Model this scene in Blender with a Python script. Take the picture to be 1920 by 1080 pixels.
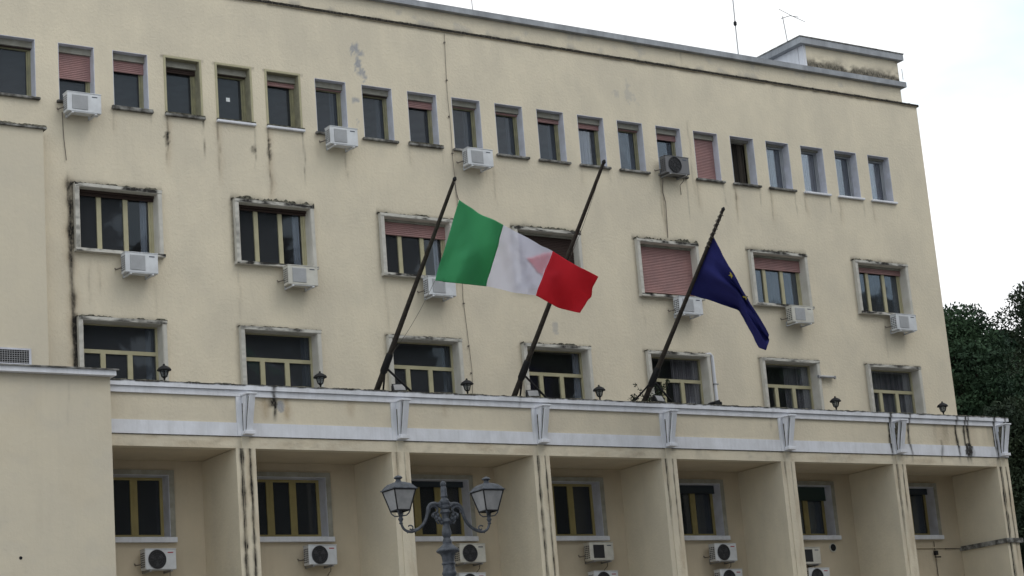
import bpy, math, random
import numpy as np
from mathutils import Vector, Matrix
R = math.radians
random.seed(7)
for o in list(bpy.data.objects): bpy.data.objects.remove(o)
S = bpy.context.scene
COL = S.collection
GZ = -10.4          # level of the square

# ------------------------------------------------------------ camera
cd = bpy.data.cameras.new('camera'); cam = bpy.data.objects.new('camera', cd); COL.objects.link(cam)
S.camera = cam
cd.sensor_width = 36; cd.lens = 3758.9/1920*36; cd.clip_end = 3000; cd.clip_start = .1
ya, pi_, ro = .5991, .2382, -.0811
fwd = Vector((math.sin(ya)*math.cos(pi_), math.cos(ya)*math.cos(pi_), math.sin(pi_)))
r0 = Vector((math.cos(ya), -math.sin(ya), 0)); u0 = r0.cross(fwd)
rr = r0*math.cos(ro)+u0*math.sin(ro); uu = -r0*math.sin(ro)+u0*math.cos(ro)
M = Matrix((rr, uu, -fwd)).transposed().to_4x4(); M.translation = Vector((-12.1307, -41.6084, -8.8191))
cam.matrix_world = M

# ------------------------------------------------------------ sky and light (overcast)
SUN_EL, SUN_ROT = R(52), R(150)      # sun direction, seen from above: rotation from +Y clockwise
w = bpy.data.worlds.new('World'); S.world = w; w.use_nodes = True
nt = w.node_tree; nt.nodes.clear(); N = nt.nodes.new; LK = nt.links.new
out = N('ShaderNodeOutputWorld'); bg = N('ShaderNodeBackground'); sky = N('ShaderNodeTexSky')
sky.sky_type = 'NISHITA'; sky.sun_disc = False; sky.sun_elevation = SUN_EL; sky.sun_rotation = SUN_ROT
sky.dust_density = 3
bgc = N('ShaderNodeBackground'); bg.inputs[1].default_value = .12
tc = N('ShaderNodeTexCoord'); mp = N('ShaderNodeMapping'); mp.inputs['Scale'].default_value = (1, 1, 2.4)
nz = N('ShaderNodeTexNoise'); nz.inputs['Scale'].default_value = 3.2; nz.inputs['Detail'].default_value = 6; nz.inputs['Roughness'].default_value = .5
cr = N('ShaderNodeValToRGB'); cr.color_ramp.elements[0].position = .40; cr.color_ramp.elements[0].color = (.68, .80, .87, 1)
cr.color_ramp.elements[1].position = .58; cr.color_ramp.elements[1].color = (1.0, 1.0, 1.0, 1)
LK(tc.outputs['Generated'], mp.inputs[0]); LK(mp.outputs[0], nz.inputs[0]); LK(nz.outputs[0], cr.inputs[0])
LK(cr.outputs[0], bgc.inputs[0]); bgc.inputs[1].default_value = 1.12
mx = N('ShaderNodeMixShader'); mx.inputs[0].default_value = .93
LK(sky.outputs[0], bg.inputs[0]); LK(bg.outputs[0], mx.inputs[1]); LK(bgc.outputs[0], mx.inputs[2]); LK(mx.outputs[0], out.inputs[0])
sl = bpy.data.lights.new('sun', 'SUN'); sl.energy = .5; sl.angle = R(25); sl.color = (1, .96, .9)
so = bpy.data.objects.new('sun', sl); COL.objects.link(so)
sd = Vector((math.sin(SUN_ROT)*math.cos(SUN_EL), math.cos(SUN_ROT)*math.cos(SUN_EL), math.sin(SUN_EL)))
so.rotation_euler = sd.to_track_quat('Z', 'Y').to_euler(); so.location = (0, -20, 40)
S.view_settings.view_transform = 'Standard'; S.view_settings.look = 'None'
S.view_settings.exposure = 0.22; S.view_settings.gamma = 1
S.render.engine = 'CYCLES'
S.cycles.transparent_max_bounces = 12; S.cycles.max_bounces = 6

# ------------------------------------------------------------ materials
def mat(name, col, rough=.8, spec=.3, metal=0, col2=None, nscale=3, stretch=(1, 1, 1), bump=0, bscale=40, mould=False, var=.5, hi=.62, lo=.38, streak=0):
    m = bpy.data.materials.new(name); m.use_nodes = True; t = m.node_tree; b = t.nodes['Principled BSDF']
    b.inputs['Roughness'].default_value = rough; b.inputs['Specular IOR Level'].default_value = spec; b.inputs['Metallic'].default_value = metal
    c = t.nodes.new('ShaderNodeRGB'); c.outputs[0].default_value = (*col, 1); cur = c.outputs[0]
    geo = t.nodes.new('ShaderNodeNewGeometry'); pos = geo.outputs['Position']
    def noise(scale, det=5, st=(1, 1, 1), rg=.6):
        mpn = t.nodes.new('ShaderNodeMapping'); mpn.inputs['Scale'].default_value = st; t.links.new(pos, mpn.inputs[0])
        n = t.nodes.new('ShaderNodeTexNoise'); n.inputs['Scale'].default_value = scale; n.inputs['Detail'].default_value = det; n.inputs['Roughness'].default_value = rg
        t.links.new(mpn.outputs[0], n.inputs[0]); return n.outputs[0]
    def mr(x, a, b_, c_=0, d=1):
        q = t.nodes.new('ShaderNodeMapRange'); q.inputs[1].default_value = a; q.inputs[2].default_value = b_; q.inputs[3].default_value = c_; q.inputs[4].default_value = d
        t.links.new(x, q.inputs[0]); return q.outputs[0]
    def mix(f, a, b_):
        q = t.nodes.new('ShaderNodeMix'); q.data_type = 'RGBA'; t.links.new(a, q.inputs[6])
        if isinstance(b_, tuple): q.inputs[7].default_value = (*b_, 1)
        else: t.links.new(b_, q.inputs[7])
        t.links.new(f, q.inputs[0]); return q.outputs[2]
    if col2: cur = mix(mr(noise(nscale, 6, stretch), lo, hi, 0, var*2 if var < .5 else 1), cur, col2)
    if streak:
        cur = mix(mr(noise(1, 4, (9, 9, .45), .7), .5, .78, 0, streak), cur, tuple(.45*v for v in col))
    if mould:
        at = t.nodes.new('ShaderNodeAttribute'); at.attribute_name = 'mould'; sp = t.nodes.new('ShaderNodeSeparateColor'); t.links.new(at.outputs['Color'], sp.inputs[0])
        brk = mr(noise(22, 4, (1, 1, .5), .7), .3, .6, .75, 1.15)
        mm = t.nodes.new('ShaderNodeMath'); mm.operation = 'MULTIPLY'; mm.use_clamp = True; t.links.new(sp.outputs[1], mm.inputs[0]); t.links.new(brk, mm.inputs[1])
        cur = mix(mm.outputs[0], cur, (.30, .20, .105))                     # G: brown wash, rusty runs and the loggia shade
        m3 = t.nodes.new('ShaderNodeMath'); m3.operation = 'MULTIPLY'; m3.use_clamp = True; t.links.new(sp.outputs[2], m3.inputs[0]); t.links.new(brk, m3.inputs[1])
        cur = mix(m3.outputs[0], cur, (.33, .33, .34))                      # B: bare grey plaster
        m2 = t.nodes.new('ShaderNodeMath'); m2.operation = 'MULTIPLY'; m2.use_clamp = True; t.links.new(sp.outputs[0], m2.inputs[0]); t.links.new(brk, m2.inputs[1])
        cur = mix(m2.outputs[0], cur, (.022, .02, .018))                    # R: black mould and thin dark lines
    t.links.new(cur, b.inputs['Base Color'])
    if bump:
        bp = t.nodes.new('ShaderNodeBump'); bp.inputs['Strength'].default_value = bump; bp.inputs['Distance'].default_value = .02
        t.links.new(noise(bscale, 5), bp.inputs['Height']); t.links.new(bp.outputs[0], b.inputs['Normal'])
    return m
CREAM, CREAM2 = (.682, .607, .472), (.603, .540, .428)
PLASTER = mat('plaster', CREAM, .92, .15, col2=CREAM2, nscale=.8, stretch=(1, 1, .7), bump=.6, bscale=14, mould=True, streak=.07)
PLASTER_SHADE = mat('loggia_shade_plaster', (.585, .50, .375), .92, .15, col2=(.53, .457, .345), nscale=.8, bump=.3, bscale=9, mould=True, streak=.1)  # plaster with the loggia's shade and warm bounce mixed into its colour
WING = mat('wing_plaster', (.605, .542, .425), .92, .15, col2=(.565, .51, .41), nscale=.5, bump=.35, bscale=9, mould=True, streak=.05)
WHITE = mat('white_paint', (.72, .73, .78), .75, .25, col2=(.62, .625, .66), nscale=2.2, stretch=(1, 1, .6), bump=.2, bscale=20, mould=True, streak=.25)
TRIM = mat('window_trim_paint', (.56, .54, .49), .8, .25, col2=(.50, .48, .435), nscale=2, bump=.3, bscale=25, mould=True, streak=.15)
REVEAL = mat('reveal_paint', (.60, .61, .68), .8, .2, col2=(.50, .50, .54), nscale=2, streak=.2)
REVEAL_OLD = mat('old_reveal_paint', (.33, .31, .22), .85, .2, col2=(.25, .235, .17), nscale=4, streak=.3)
CONC = mat('grey_concrete', (.36, .375, .40), .85, .25, col2=(.25, .26, .28), nscale=2, stretch=(1, 1, .4), bump=.3, mould=True, streak=.3)
REVEAL_C = mat('cream_reveal_paint', (.60, .57, .52), .8, .2, col2=(.52, .49, .43), nscale=2, streak=.2)
SILL = mat('stained_stone', (.30, .295, .28), .85, .2, col2=(.07, .066, .06), nscale=5, bump=.5, bscale=30, lo=.36, hi=.6)
MOULD = mat('black_mould', (.04, .037, .03), .95, .1, col2=(.17, .16, .125), nscale=14, bump=1, bscale=60)
FRAME = mat('cream_frame_paint', (.42, .385, .25), .5, .4, col2=(.36, .33, .21), nscale=3, streak=.15)
FRAME_Y = mat('yellow_frame_paint', (.36, .295, .125), .5, .4, col2=(.31, .255, .11), nscale=3)
PINK = mat('pink_shutter', (.36, .21, .20), .7, .3, col2=(.31, .19, .185), nscale=2.5, streak=.15)
BROWN = mat('brown_shutter', (.05, .034, .03), .7, .15)
DARKSH = mat('dark_shutter', (.035, .045, .055), .6, .3)
GREENSH = mat('dark_green_blind', (.03, .05, .045), .7, .3)
BOXM = mat('shutter_box_paint', (.34, .33, .29), .8, .2, col2=(.26, .25, .21), nscale=4)
CURT = mat('curtain_cloth', (.40, .375, .385), .9, .1, col2=(.22, .205, .215), nscale=1, stretch=(9, 9, .3))
CURTB = mat('pale_curtain_cloth', (.46, .50, .55), .9, .1, col2=(.32, .35, .40), nscale=1, stretch=(9, 9, .3))
BLACK = mat('black_interior', (.02, .02, .022), .9, .1)
ACW = mat('ac_casing', (.64, .655, .68), .45, .4, col2=(.54, .55, .57), nscale=3)
ACG = mat('ac_grille', (.33, .33, .34), .6, .3)
ACD = mat('ac_dark', (.025, .025, .028), .6, .3)
ACV = mat('ac_vent_shadow', (.06, .06, .065), .7, .2)
RED = mat('red_badge', (.35, .04, .05), .5, .3)
BLUEG = mat('dark_badge', (.06, .07, .10), .5, .3)
IRON = mat('black_iron', (.018, .018, .02), .65, .2)
POLE = mat('weathered_pole', (.032, .027, .024), .75, .2, col2=(.055, .046, .038), nscale=9, bump=.4)
LAMPM = mat('grey_iron_paint', (.075, .082, .098), .5, .35, col2=(.035, .04, .05), nscale=14, bump=.25, bscale=50)
GALV = mat('galvanised_metal', (.30, .30, .31), .5, .5, metal=.6)
PAVE = mat('paving', (.21, .205, .195), .85, .2, col2=(.17, .165, .16), nscale=1.5)
BARK = mat('bark', (.09, .065, .05), .95, .1, col2=(.05, .04, .032), nscale=6, bump=.8)
CABLE = mat('cable_sheath', (.16, .14, .12), .7, .2)
def leafmat(name, c1, c2):
    m = mat(name, c1, .75, .15, col2=c2, nscale=.45, lo=.4, hi=.6); t = m.node_tree; b = t.nodes['Principled BSDF']
    return m
LEAF = leafmat('pine_foliage', (.040, .072, .036), (.016, .034, .02))
LEAF2 = leafmat('broadleaf_foliage', (.036, .050, .026), (.016, .027, .016))
def glassmat(name, tint, tr):
    m = bpy.data.materials.new(name); m.use_nodes = True; t = m.node_tree; t.nodes.clear(); n = t.nodes.new
    o = n('ShaderNodeOutputMaterial'); tp = n('ShaderNodeBsdfTransparent'); tp.inputs[0].default_value = (*tint, 1)
    gl = n('ShaderNodeBsdfGlossy'); gl.inputs['Roughness'].default_value = .03; gl.inputs[0].default_value = (.9, .95, 1, 1)
    df = n('ShaderNodeBsdfDiffuse'); df.inputs[0].default_value = (.085, .09, .10, 1)  # grey diffuse share gives the panes a faint haze
    fr = n('ShaderNodeFresnel'); fr.inputs[0].default_value = 1.52
    m1 = n('ShaderNodeMixShader'); m1.inputs[0].default_value = tr; m2 = n('ShaderNodeMixShader')
    g = n('ShaderNodeNewGeometry'); nn = n('ShaderNodeTexNoise'); nn.inputs['Scale'].default_value = 1.1; bp = n('ShaderNodeBump'); bp.inputs['Strength'].default_value = .06; bp.inputs['Distance'].default_value = .05
    t.links.new(g.outputs['Position'], nn.inputs[0]); t.links.new(nn.outputs[0], bp.inputs['Height']); t.links.new(bp.outputs[0], gl.inputs['Normal'])
    mu = n('ShaderNodeMath'); mu.operation = 'MULTIPLY'; mu.inputs[1].default_value = .45
    t.links.new(fr.outputs[0], mu.inputs[0]); t.links.new(mu.outputs[0], m2.inputs[0])
    t.links.new(df.outputs[0], m1.inputs[1]); t.links.new(tp.outputs[0], m1.inputs[2]); t.links.new(m1.outputs[0], m2.inputs[1]); t.links.new(gl.outputs[0], m2.inputs[2]); t.links.new(m2.outputs[0], o.inputs[0])
    return m
GLASS = glassmat('window_glass', (.70, .74, .78), .68)
GLASS_CLEAR = glassmat('clear_window_glass', (.88, .89, .91), .92)
GLASS_MID = glassmat('hazy_window_glass', (.84, .86, .88), .86)
FRAME_T = mat('grey_yellow_frame_paint', (.30, .28, .17), .55, .3, col2=(.22, .21, .14), nscale=3)
DRAPE = mat('dark_drape', (.07, .06, .05), .9, .1, col2=(.03, .027, .024), nscale=1, stretch=(9, 9, .3))
LGLASS = mat('frosted_glass', (.30, .295, .30), .6, .3, col2=(.22, .22, .225), nscale=5)
def fabric(name, col, trans, see=0):
    m = bpy.data.materials.new(name); m.use_nodes = True; t = m.node_tree; t.nodes.clear(); n = t.nodes.new
    o = n('ShaderNodeOutputMaterial'); d = n('ShaderNodeBsdfDiffuse'); d.inputs[0].default_value = (*col, 1)
    tr = n('ShaderNodeBsdfTranslucent'); tr.inputs[0].default_value = (*col, 1); mxn = n('ShaderNodeMixShader'); mxn.inputs[0].default_value = trans
    g = n('ShaderNodeNewGeometry'); nn = n('ShaderNodeTexNoise'); nn.inputs['Scale'].default_value = 7; nn.inputs['Detail'].default_value = 4
    bp = n('ShaderNodeBump'); bp.inputs['Strength'].default_value = .3; bp.inputs['Distance'].default_value = .03
    t.links.new(g.outputs['Position'], nn.inputs[0]); t.links.new(nn.outputs[0], bp.inputs['Height']); t.links.new(bp.outputs[0], d.inputs['Normal'])
    t.links.new(d.outputs[0], mxn.inputs[1]); t.links.new(tr.outputs[0], mxn.inputs[2]); last = mxn.outputs[0]
    if see:
        tp = n('ShaderNodeBsdfTransparent'); m2 = n('ShaderNodeMixShader'); m2.inputs[0].default_value = see
        t.links.new(last, m2.inputs[1]); t.links.new(tp.outputs[0], m2.inputs[2]); last = m2.outputs[0]
    t.links.new(last, o.inputs[0]); return m
F_GREEN = fabric('green_fabric', (.12, .50, .24), .38)
F_WHITE = fabric('white_fabric', (.80, .79, .93), .35, .22)
F_RED = fabric('red_fabric', (.74, .055, .08), .38)
F_BLUE = fabric('blue_fabric', (.052, .056, .23), .25)
F_STAR = fabric('yellow_star_fabric', (.50, .42, .08), .1)
# ------------------------------------------------------------ mesh helpers
ORG = {}
def org(o): return ORG.get(o.name, Vector((0, 0, 0))) if o else Vector((0, 0, 0))
def tag(o, label=None, cat=None, group=None, kind=None):
    if label: o['label'] = label
    if cat: o['category'] = cat
    if group: o['group'] = group
    if kind: o['kind'] = kind
    return o
def thing(name, loc, label, cat, group=None):
    o = bpy.data.objects.new(name, None); COL.objects.link(o); o.location = loc; o.empty_display_size = .2
    ORG[o.name] = Vector(loc); return tag(o, label, cat, group)
def link(o, parent, loc):
    COL.objects.link(o); o.parent = parent; o.location = Vector(loc)-org(parent); ORG[o.name] = Vector(loc); return o
class MB:
    def __init__(s): s.v = []; s.f = []; s.m = []; s.k = 0; s.col = None
    def add(s, vs, fs):
        b = len(s.v); s.v += [tuple(p) for p in vs]; s.f += [tuple(b+i for i in q) for q in fs]; s.m += [s.k]*len(fs); return s
    def box(s, x0, x1, y0, y1, z0, z1):
        return s.add([(x0, y0, z0), (x1, y0, z0), (x1, y1, z0), (x0, y1, z0), (x0, y0, z1), (x1, y0, z1), (x1, y1, z1), (x0, y1, z1)],
                     [(3, 2, 1, 0), (4, 5, 6, 7), (0, 1, 5, 4), (1, 2, 6, 5), (2, 3, 7, 6), (3, 0, 4, 7)])
    def quad(s, a, b, c, d): return s.add([a, b, c, d], [(0, 1, 2, 3)])
    def prismx(s, yz, x0, x1):      # closed polygon in the YZ plane pushed along X
        n = len(yz); vs = [(x0, y, z) for y, z in yz]+[(x1, y, z) for y, z in yz]
        return s.add(vs, [tuple(range(n)), tuple(range(2*n-1, n-1, -1))]+[((i+1) % n, i, n+i, n+(i+1) % n) for i in range(n)])
    def tube(s, pts, rad, n=8, cap=True):
        pts = [Vector(p) for p in pts]; rs = rad if isinstance(rad, (list, tuple)) else [rad]*len(pts); rings = []; vs = []
        up = None
        for i, p in enumerate(pts):
            d = (pts[min(i+1, len(pts)-1)]-pts[max(i-1, 0)]).normalized()
            if up is None: up = Vector((0, 0, 1)) if abs(d.z) < .9 else Vector((1, 0, 0))
            a = d.cross(up).normalized(); b = a.cross(d).normalized(); up = b
            vs += [p+(a*math.cos(2*math.pi*j/n)+b*math.sin(2*math.pi*j/n))*rs[i] for j in range(n)]
        fs = [(i*n+j, i*n+(j+1) % n, (i+1)*n+(j+1) % n, (i+1)*n+j) for i in range(len(pts)-1) for j in range(n)]
        if cap: fs += [tuple(range(n-1, -1, -1)), tuple((len(pts)-1)*n+j for j in range(n))]
        return s.add(vs, fs)
    def lathe(s, prof, c, n=24):    # prof: (z, r)
        vs = [(c[0]+r*math.cos(2*math.pi*j/n), c[1]+r*math.sin(2*math.pi*j/n), c[2]+z) for z, r in prof for j in range(n)]
        L = len(prof); fs = [(i*n+j, i*n+(j+1) % n, (i+1)*n+(j+1) % n, (i+1)*n+j) for i in range(L-1) for j in range(n)]
        return s.add(vs, fs+[tuple(range(n-1, -1, -1)), tuple((L-1)*n+j for j in range(n))])
    def frustum4(s, c, z0, h0, z1, h1, cap=True):   # square frustum, half sizes h0/h1
        vs = [(c[0]+a*h, c[1]+b*h, z) for z, h in ((z0, h0), (z1, h1)) for a, b in ((-1, -1), (1, -1), (1, 1), (-1, 1))]
        return s.add(vs, [(0, 1, 5, 4), (1, 2, 6, 5), (2, 3, 7, 6), (3, 0, 4, 7)]+([(3, 2, 1, 0), (4, 5, 6, 7)] if cap else []))
    def grid(s, xs, zs, y, keep=None, mask=None):   # sheet facing -Y; mask(X,Z)->(n,3) mould values
        xs = np.asarray(xs); zs = np.asarray(zs); nx, nz_ = len(xs), len(zs)
        X, Z = np.meshgrid(xs, zs, indexing='ij'); b = len(s.v)
        P = np.stack([X.ravel(), np.full(X.size, y), Z.ravel()], 1)
        if s.col is None: s.col = {}
        if mask is not None: s.col[b] = mask(X.ravel(), Z.ravel())
        s.v += list(map(tuple, P.tolist()))
        I, J = np.meshgrid(np.arange(nx-1), np.arange(nz_-1), indexing='ij')
        if keep is not None:
            cx = (xs[:-1]+xs[1:])/2; cz = (zs[:-1]+zs[1:])/2; CX, CZ = np.meshgrid(cx, cz, indexing='ij'); k = keep(CX, CZ); I, J = I[k], J[k]
        a = b+I.ravel()*nz_+J.ravel(); F = np.stack([a, a+nz_, a+nz_+1, a+1], 1)
        s.f += list(map(tuple, F.tolist())); s.m += [s.k]*len(F); return s
    def build(s, name, mats, parent=None, o_=None, smooth=False, bevel=0):
        loc = Vector(o_) if o_ is not None else (org(parent) if parent else Vector((0, 0, 0)))
        me = bpy.data.meshes.new(name); vs = np.array(s.v, dtype=float)-np.array(loc)
        me.from_pydata(vs.tolist(), [], s.f)
        for m_ in (mats if isinstance(mats, list) else [mats]): me.materials.append(m_)
        if isinstance(mats, list): me.polygons.foreach_set('material_index', s.m)
        if smooth: me.polygons.foreach_set('use_smooth', [True]*len(me.polygons))
        if s.col:
            C = np.zeros((len(s.v), 4), dtype=np.float32); C[:, 3] = 1
            for b, c in s.col.items(): C[b:b+len(c), :3] = c
            at = me.color_attributes.new('mould', 'FLOAT_COLOR', 'POINT'); at.data.foreach_set('color', C.ravel())
        me.update(); o = bpy.data.objects.new(name, me); link(o, parent, loc)
        if smooth and smooth != 'all':
            try: me.set_sharp_from_angle(angle=R(40))
            except Exception: pass
        if bevel:
            bv = o.modifiers.new('bevel', 'BEVEL'); bv.width = bevel; bv.segments = 1; bv.limit_method = 'ANGLE'
        return o
def kids(o): return [c for c in bpy.data.objects if c.parent == o]
def copy_tree(o, loc=None, parent=None, label=None, group=None):
    c = o.copy(); COL.objects.link(c)
    if parent: c.parent = parent
    if loc is not None: c.location = loc; ORG[c.name] = Vector(loc)
    if label: c['label'] = label
    if group: c['group'] = group
    for k in kids(o): copy_tree(k, None, c)
    return c
# value noise for the stain masks
rng = np.random.RandomState(3); LAT = rng.rand(256, 256)
def vn(x, z, sx, sz):
    x = x/sx+100; z = z/sz+100; i = np.floor(x).astype(int); j = np.floor(z).astype(int); fx = x-i; fz = z-j
    fx = fx*fx*(3-2*fx); fz = fz*fz*(3-2*fz); g = lambda a, b: LAT[a % 256, b % 256]
    return (g(i, j)*(1-fx)+g(i+1, j)*fx)*(1-fz)+(g(i, j+1)*(1-fx)+g(i+1, j+1)*fx)*fz
def fb(x, z, sx, sz): return .5*vn(x, z, sx, sz)+.3*vn(x+7, z+3, sx/2, sz/2)+.2*vn(x+17, z+9, sx/4, sz/4)
def sm(a, b, x): t = np.clip((x-a)/(b-a), 0, 1); return t*t*(3-2*t)
def drip(X, Z, x, z1, z0, wd, k=1., wob=.03):   # wavering vertical run from z1 down to z0
    xc = x+wob*(vn(Z*0+x*3, Z, .3, .35)-.5)*2; ww = wd*(.6+.8*vn(Z*0+x*5, Z, .2, .15))
    return k*np.exp(-((X-xc)/ww)**2)*sm(z0, z0+.35*(z1-z0)+.02, Z)*(Z <= z1+.01)*(.55+.45*vn(X, Z, .1, .12))
def blotch(X, Z, x, z, rx, rz, th=.45):
    d = ((X-x)/rx)**2+((Z-z)/rz)**2; return sm(0, .12, fb(X, Z, .22, .22)-th-.35*d)*(d < 1.6)
def slabgrid(mb, x0, x1, y0, y1, z0, z1, mask, step=.04, zstep=.05):
    mb.box(x0, x1, y0+.004, y1, z0, z1)
    mb.grid(np.linspace(x0, x1, max(2, int((x1-x0)/step))), np.linspace(z0, z1, max(2, int(round((z1-z0)/zstep))+1)), y0, mask=mask)
    return mb
FLAG_ITALY = [[(11.137,-5.72,3.665),(11.138,-5.596,3.513),(11.139,-5.472,3.36),(11.139,-5.348,3.207),(11.139,-5.224,3.052),(11.139,-5.1,2.898),(11.139,-4.976,2.743),(11.138,-4.852,2.587),(11.138,-4.728,2.431),(11.137,-4.604,2.274),(11.136,-4.48,2.117)],
[(11.297,-5.758,3.56),(11.299,-5.636,3.416),(11.298,-5.518,3.271),(11.296,-5.401,3.124),(11.293,-5.285,2.977),(11.292,-5.166,2.83),(11.292,-5.046,2.683),(11.292,-4.924,2.536),(11.293,-4.802,2.389),(11.293,-4.68,2.24),(11.291,-4.561,2.091)],
[(11.453,-5.801,3.453),(11.462,-5.671,3.321),(11.464,-5.553,3.185),(11.457,-5.447,3.044),(11.446,-5.348,2.9),(11.432,-5.252,2.755),(11.42,-5.154,2.611),(11.413,-5.049,2.469),(11.412,-4.933,2.329),(11.417,-4.807,2.192),(11.426,-4.674,2.056)],
[(11.57,-5.902,3.326),(11.587,-5.766,3.206),(11.598,-5.637,3.083),(11.601,-5.52,2.955),(11.594,-5.418,2.822),(11.58,-5.327,2.685),(11.562,-5.241,2.546),(11.547,-5.151,2.408),(11.54,-5.049,2.274),(11.545,-4.927,2.145),(11.563,-4.785,2.022)],
[(11.681,-6.036,3.217),(11.69,-5.918,3.097),(11.706,-5.789,2.98),(11.725,-5.654,2.864),(11.744,-5.521,2.747),(11.757,-5.394,2.628),(11.765,-5.277,2.504),(11.767,-5.166,2.379),(11.77,-5.056,2.252),(11.777,-4.938,2.128),(11.794,-4.804,2.008)],
[(11.834,-6.107,3.131),(11.826,-6.022,3.006),(11.83,-5.917,2.887),(11.849,-5.79,2.774),(11.882,-5.642,2.668),(11.925,-5.48,2.565),(11.97,-5.313,2.463),(12.011,-5.151,2.359),(12.045,-5,2.25),(12.07,-4.861,2.137),(12.088,-4.732,2.021)],
[(12.019,-6.131,3.061),(12.02,-6.039,2.943),(12.021,-5.945,2.826),(12.031,-5.839,2.712),(12.056,-5.71,2.605),(12.098,-5.555,2.506),(12.155,-5.379,2.413),(12.218,-5.192,2.322),(12.279,-5.007,2.229),(12.331,-4.836,2.131),(12.367,-4.688,2.025)],
[(12.211,-6.163,2.962),(12.208,-6.077,2.849),(12.229,-5.956,2.747),(12.266,-5.811,2.652),(12.287,-5.69,2.548),(12.311,-5.564,2.446),(12.346,-5.421,2.349),(12.392,-5.261,2.256),(12.445,-5.09,2.165),(12.498,-4.919,2.073),(12.541,-4.761,1.977)],
[(12.374,-6.236,2.849),(12.426,-6.073,2.768),(12.448,-5.952,2.672),(12.445,-5.866,2.564),(12.503,-5.693,2.483),(12.55,-5.533,2.398),(12.568,-5.418,2.298),(12.581,-5.308,2.196),(12.598,-5.191,2.095),(12.622,-5.066,1.997),(12.648,-4.935,1.9)],
[(12.526,-6.327,2.73),(12.582,-6.159,2.657),(12.643,-5.984,2.585),(12.695,-5.82,2.508),(12.709,-5.711,2.414),(12.705,-5.628,2.311),(12.748,-5.476,2.228),(12.776,-5.347,2.139),(12.769,-5.268,2.033),(12.757,-5.196,1.926),(12.75,-5.115,1.821)],
[(12.699,-6.368,2.635),(12.731,-6.238,2.556),(12.774,-6.093,2.482),(12.823,-5.937,2.409),(12.872,-5.782,2.337),(12.908,-5.645,2.257),(12.903,-5.566,2.159),(12.88,-5.514,2.054),(12.905,-5.391,1.969),(12.917,-5.287,1.878),(12.901,-5.224,1.775)],
[(12.903,-6.365,2.554),(12.913,-6.269,2.471),(12.925,-6.172,2.388),(12.943,-6.065,2.307),(12.969,-5.947,2.23),(13,-5.819,2.155),(13.034,-5.69,2.08),(13.058,-5.573,2.001),(13.046,-5.507,1.907),(13.025,-5.455,1.808),(13.061,-5.319,1.733)],
[(13.088,-6.391,2.463),(13.102,-6.293,2.388),(13.103,-6.213,2.306),(13.099,-6.141,2.222),(13.097,-6.065,2.138),(13.104,-5.976,2.059),(13.125,-5.868,1.985),(13.159,-5.741,1.916),(13.202,-5.601,1.851),(13.244,-5.462,1.785),(13.257,-5.364,1.706)],
[(13.204,-6.501,2.34),(13.239,-6.375,2.275),(13.258,-6.271,2.202),(13.263,-6.186,2.122),(13.26,-6.114,2.038),(13.258,-6.041,1.954),(13.262,-5.955,1.875),(13.282,-5.846,1.803),(13.322,-5.709,1.738),(13.38,-5.546,1.68),(13.45,-5.366,1.626)],
[(13.283,-6.663,2.201),(13.329,-6.523,2.141),(13.373,-6.386,2.079),(13.409,-6.258,2.014),(13.44,-6.144,1.942),(13.462,-6.04,1.866),(13.474,-5.941,1.794),(13.489,-5.836,1.724),(13.516,-5.715,1.655),(13.559,-5.572,1.592),(13.618,-5.404,1.535)],
[(13.39,-6.786,2.077),(13.423,-6.664,2.012),(13.471,-6.523,1.952),(13.529,-6.367,1.895),(13.597,-6.207,1.836),(13.662,-6.051,1.775),(13.705,-5.905,1.72),(13.739,-5.77,1.661),(13.767,-5.644,1.594),(13.794,-5.52,1.526),(13.824,-5.39,1.459)],
[(13.565,-6.817,1.987),(13.581,-6.72,1.918),(13.614,-6.601,1.855),(13.665,-6.456,1.8),(13.743,-6.289,1.745),(13.832,-6.108,1.693),(13.899,-5.925,1.656),(13.958,-5.753,1.615),(14.003,-5.6,1.56),(14.031,-5.47,1.499),(14.043,-5.36,1.431)],
[(13.777,-6.798,1.913),(13.8,-6.694,1.85),(13.824,-6.588,1.788),(13.857,-6.47,1.729),(13.919,-6.333,1.667),(13.996,-6.176,1.609),(14.051,-6.005,1.577),(14.109,-5.83,1.546),(14.161,-5.663,1.5),(14.198,-5.518,1.448),(14.213,-5.4,1.388)],
[(13.965,-6.813,1.828),(14.018,-6.671,1.781),(14.058,-6.545,1.729),(14.089,-6.43,1.673),(14.138,-6.321,1.604),(14.188,-6.209,1.536),(14.203,-6.088,1.498),(14.225,-5.957,1.462),(14.253,-5.819,1.414),(14.28,-5.682,1.365),(14.299,-5.555,1.313)]]
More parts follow.
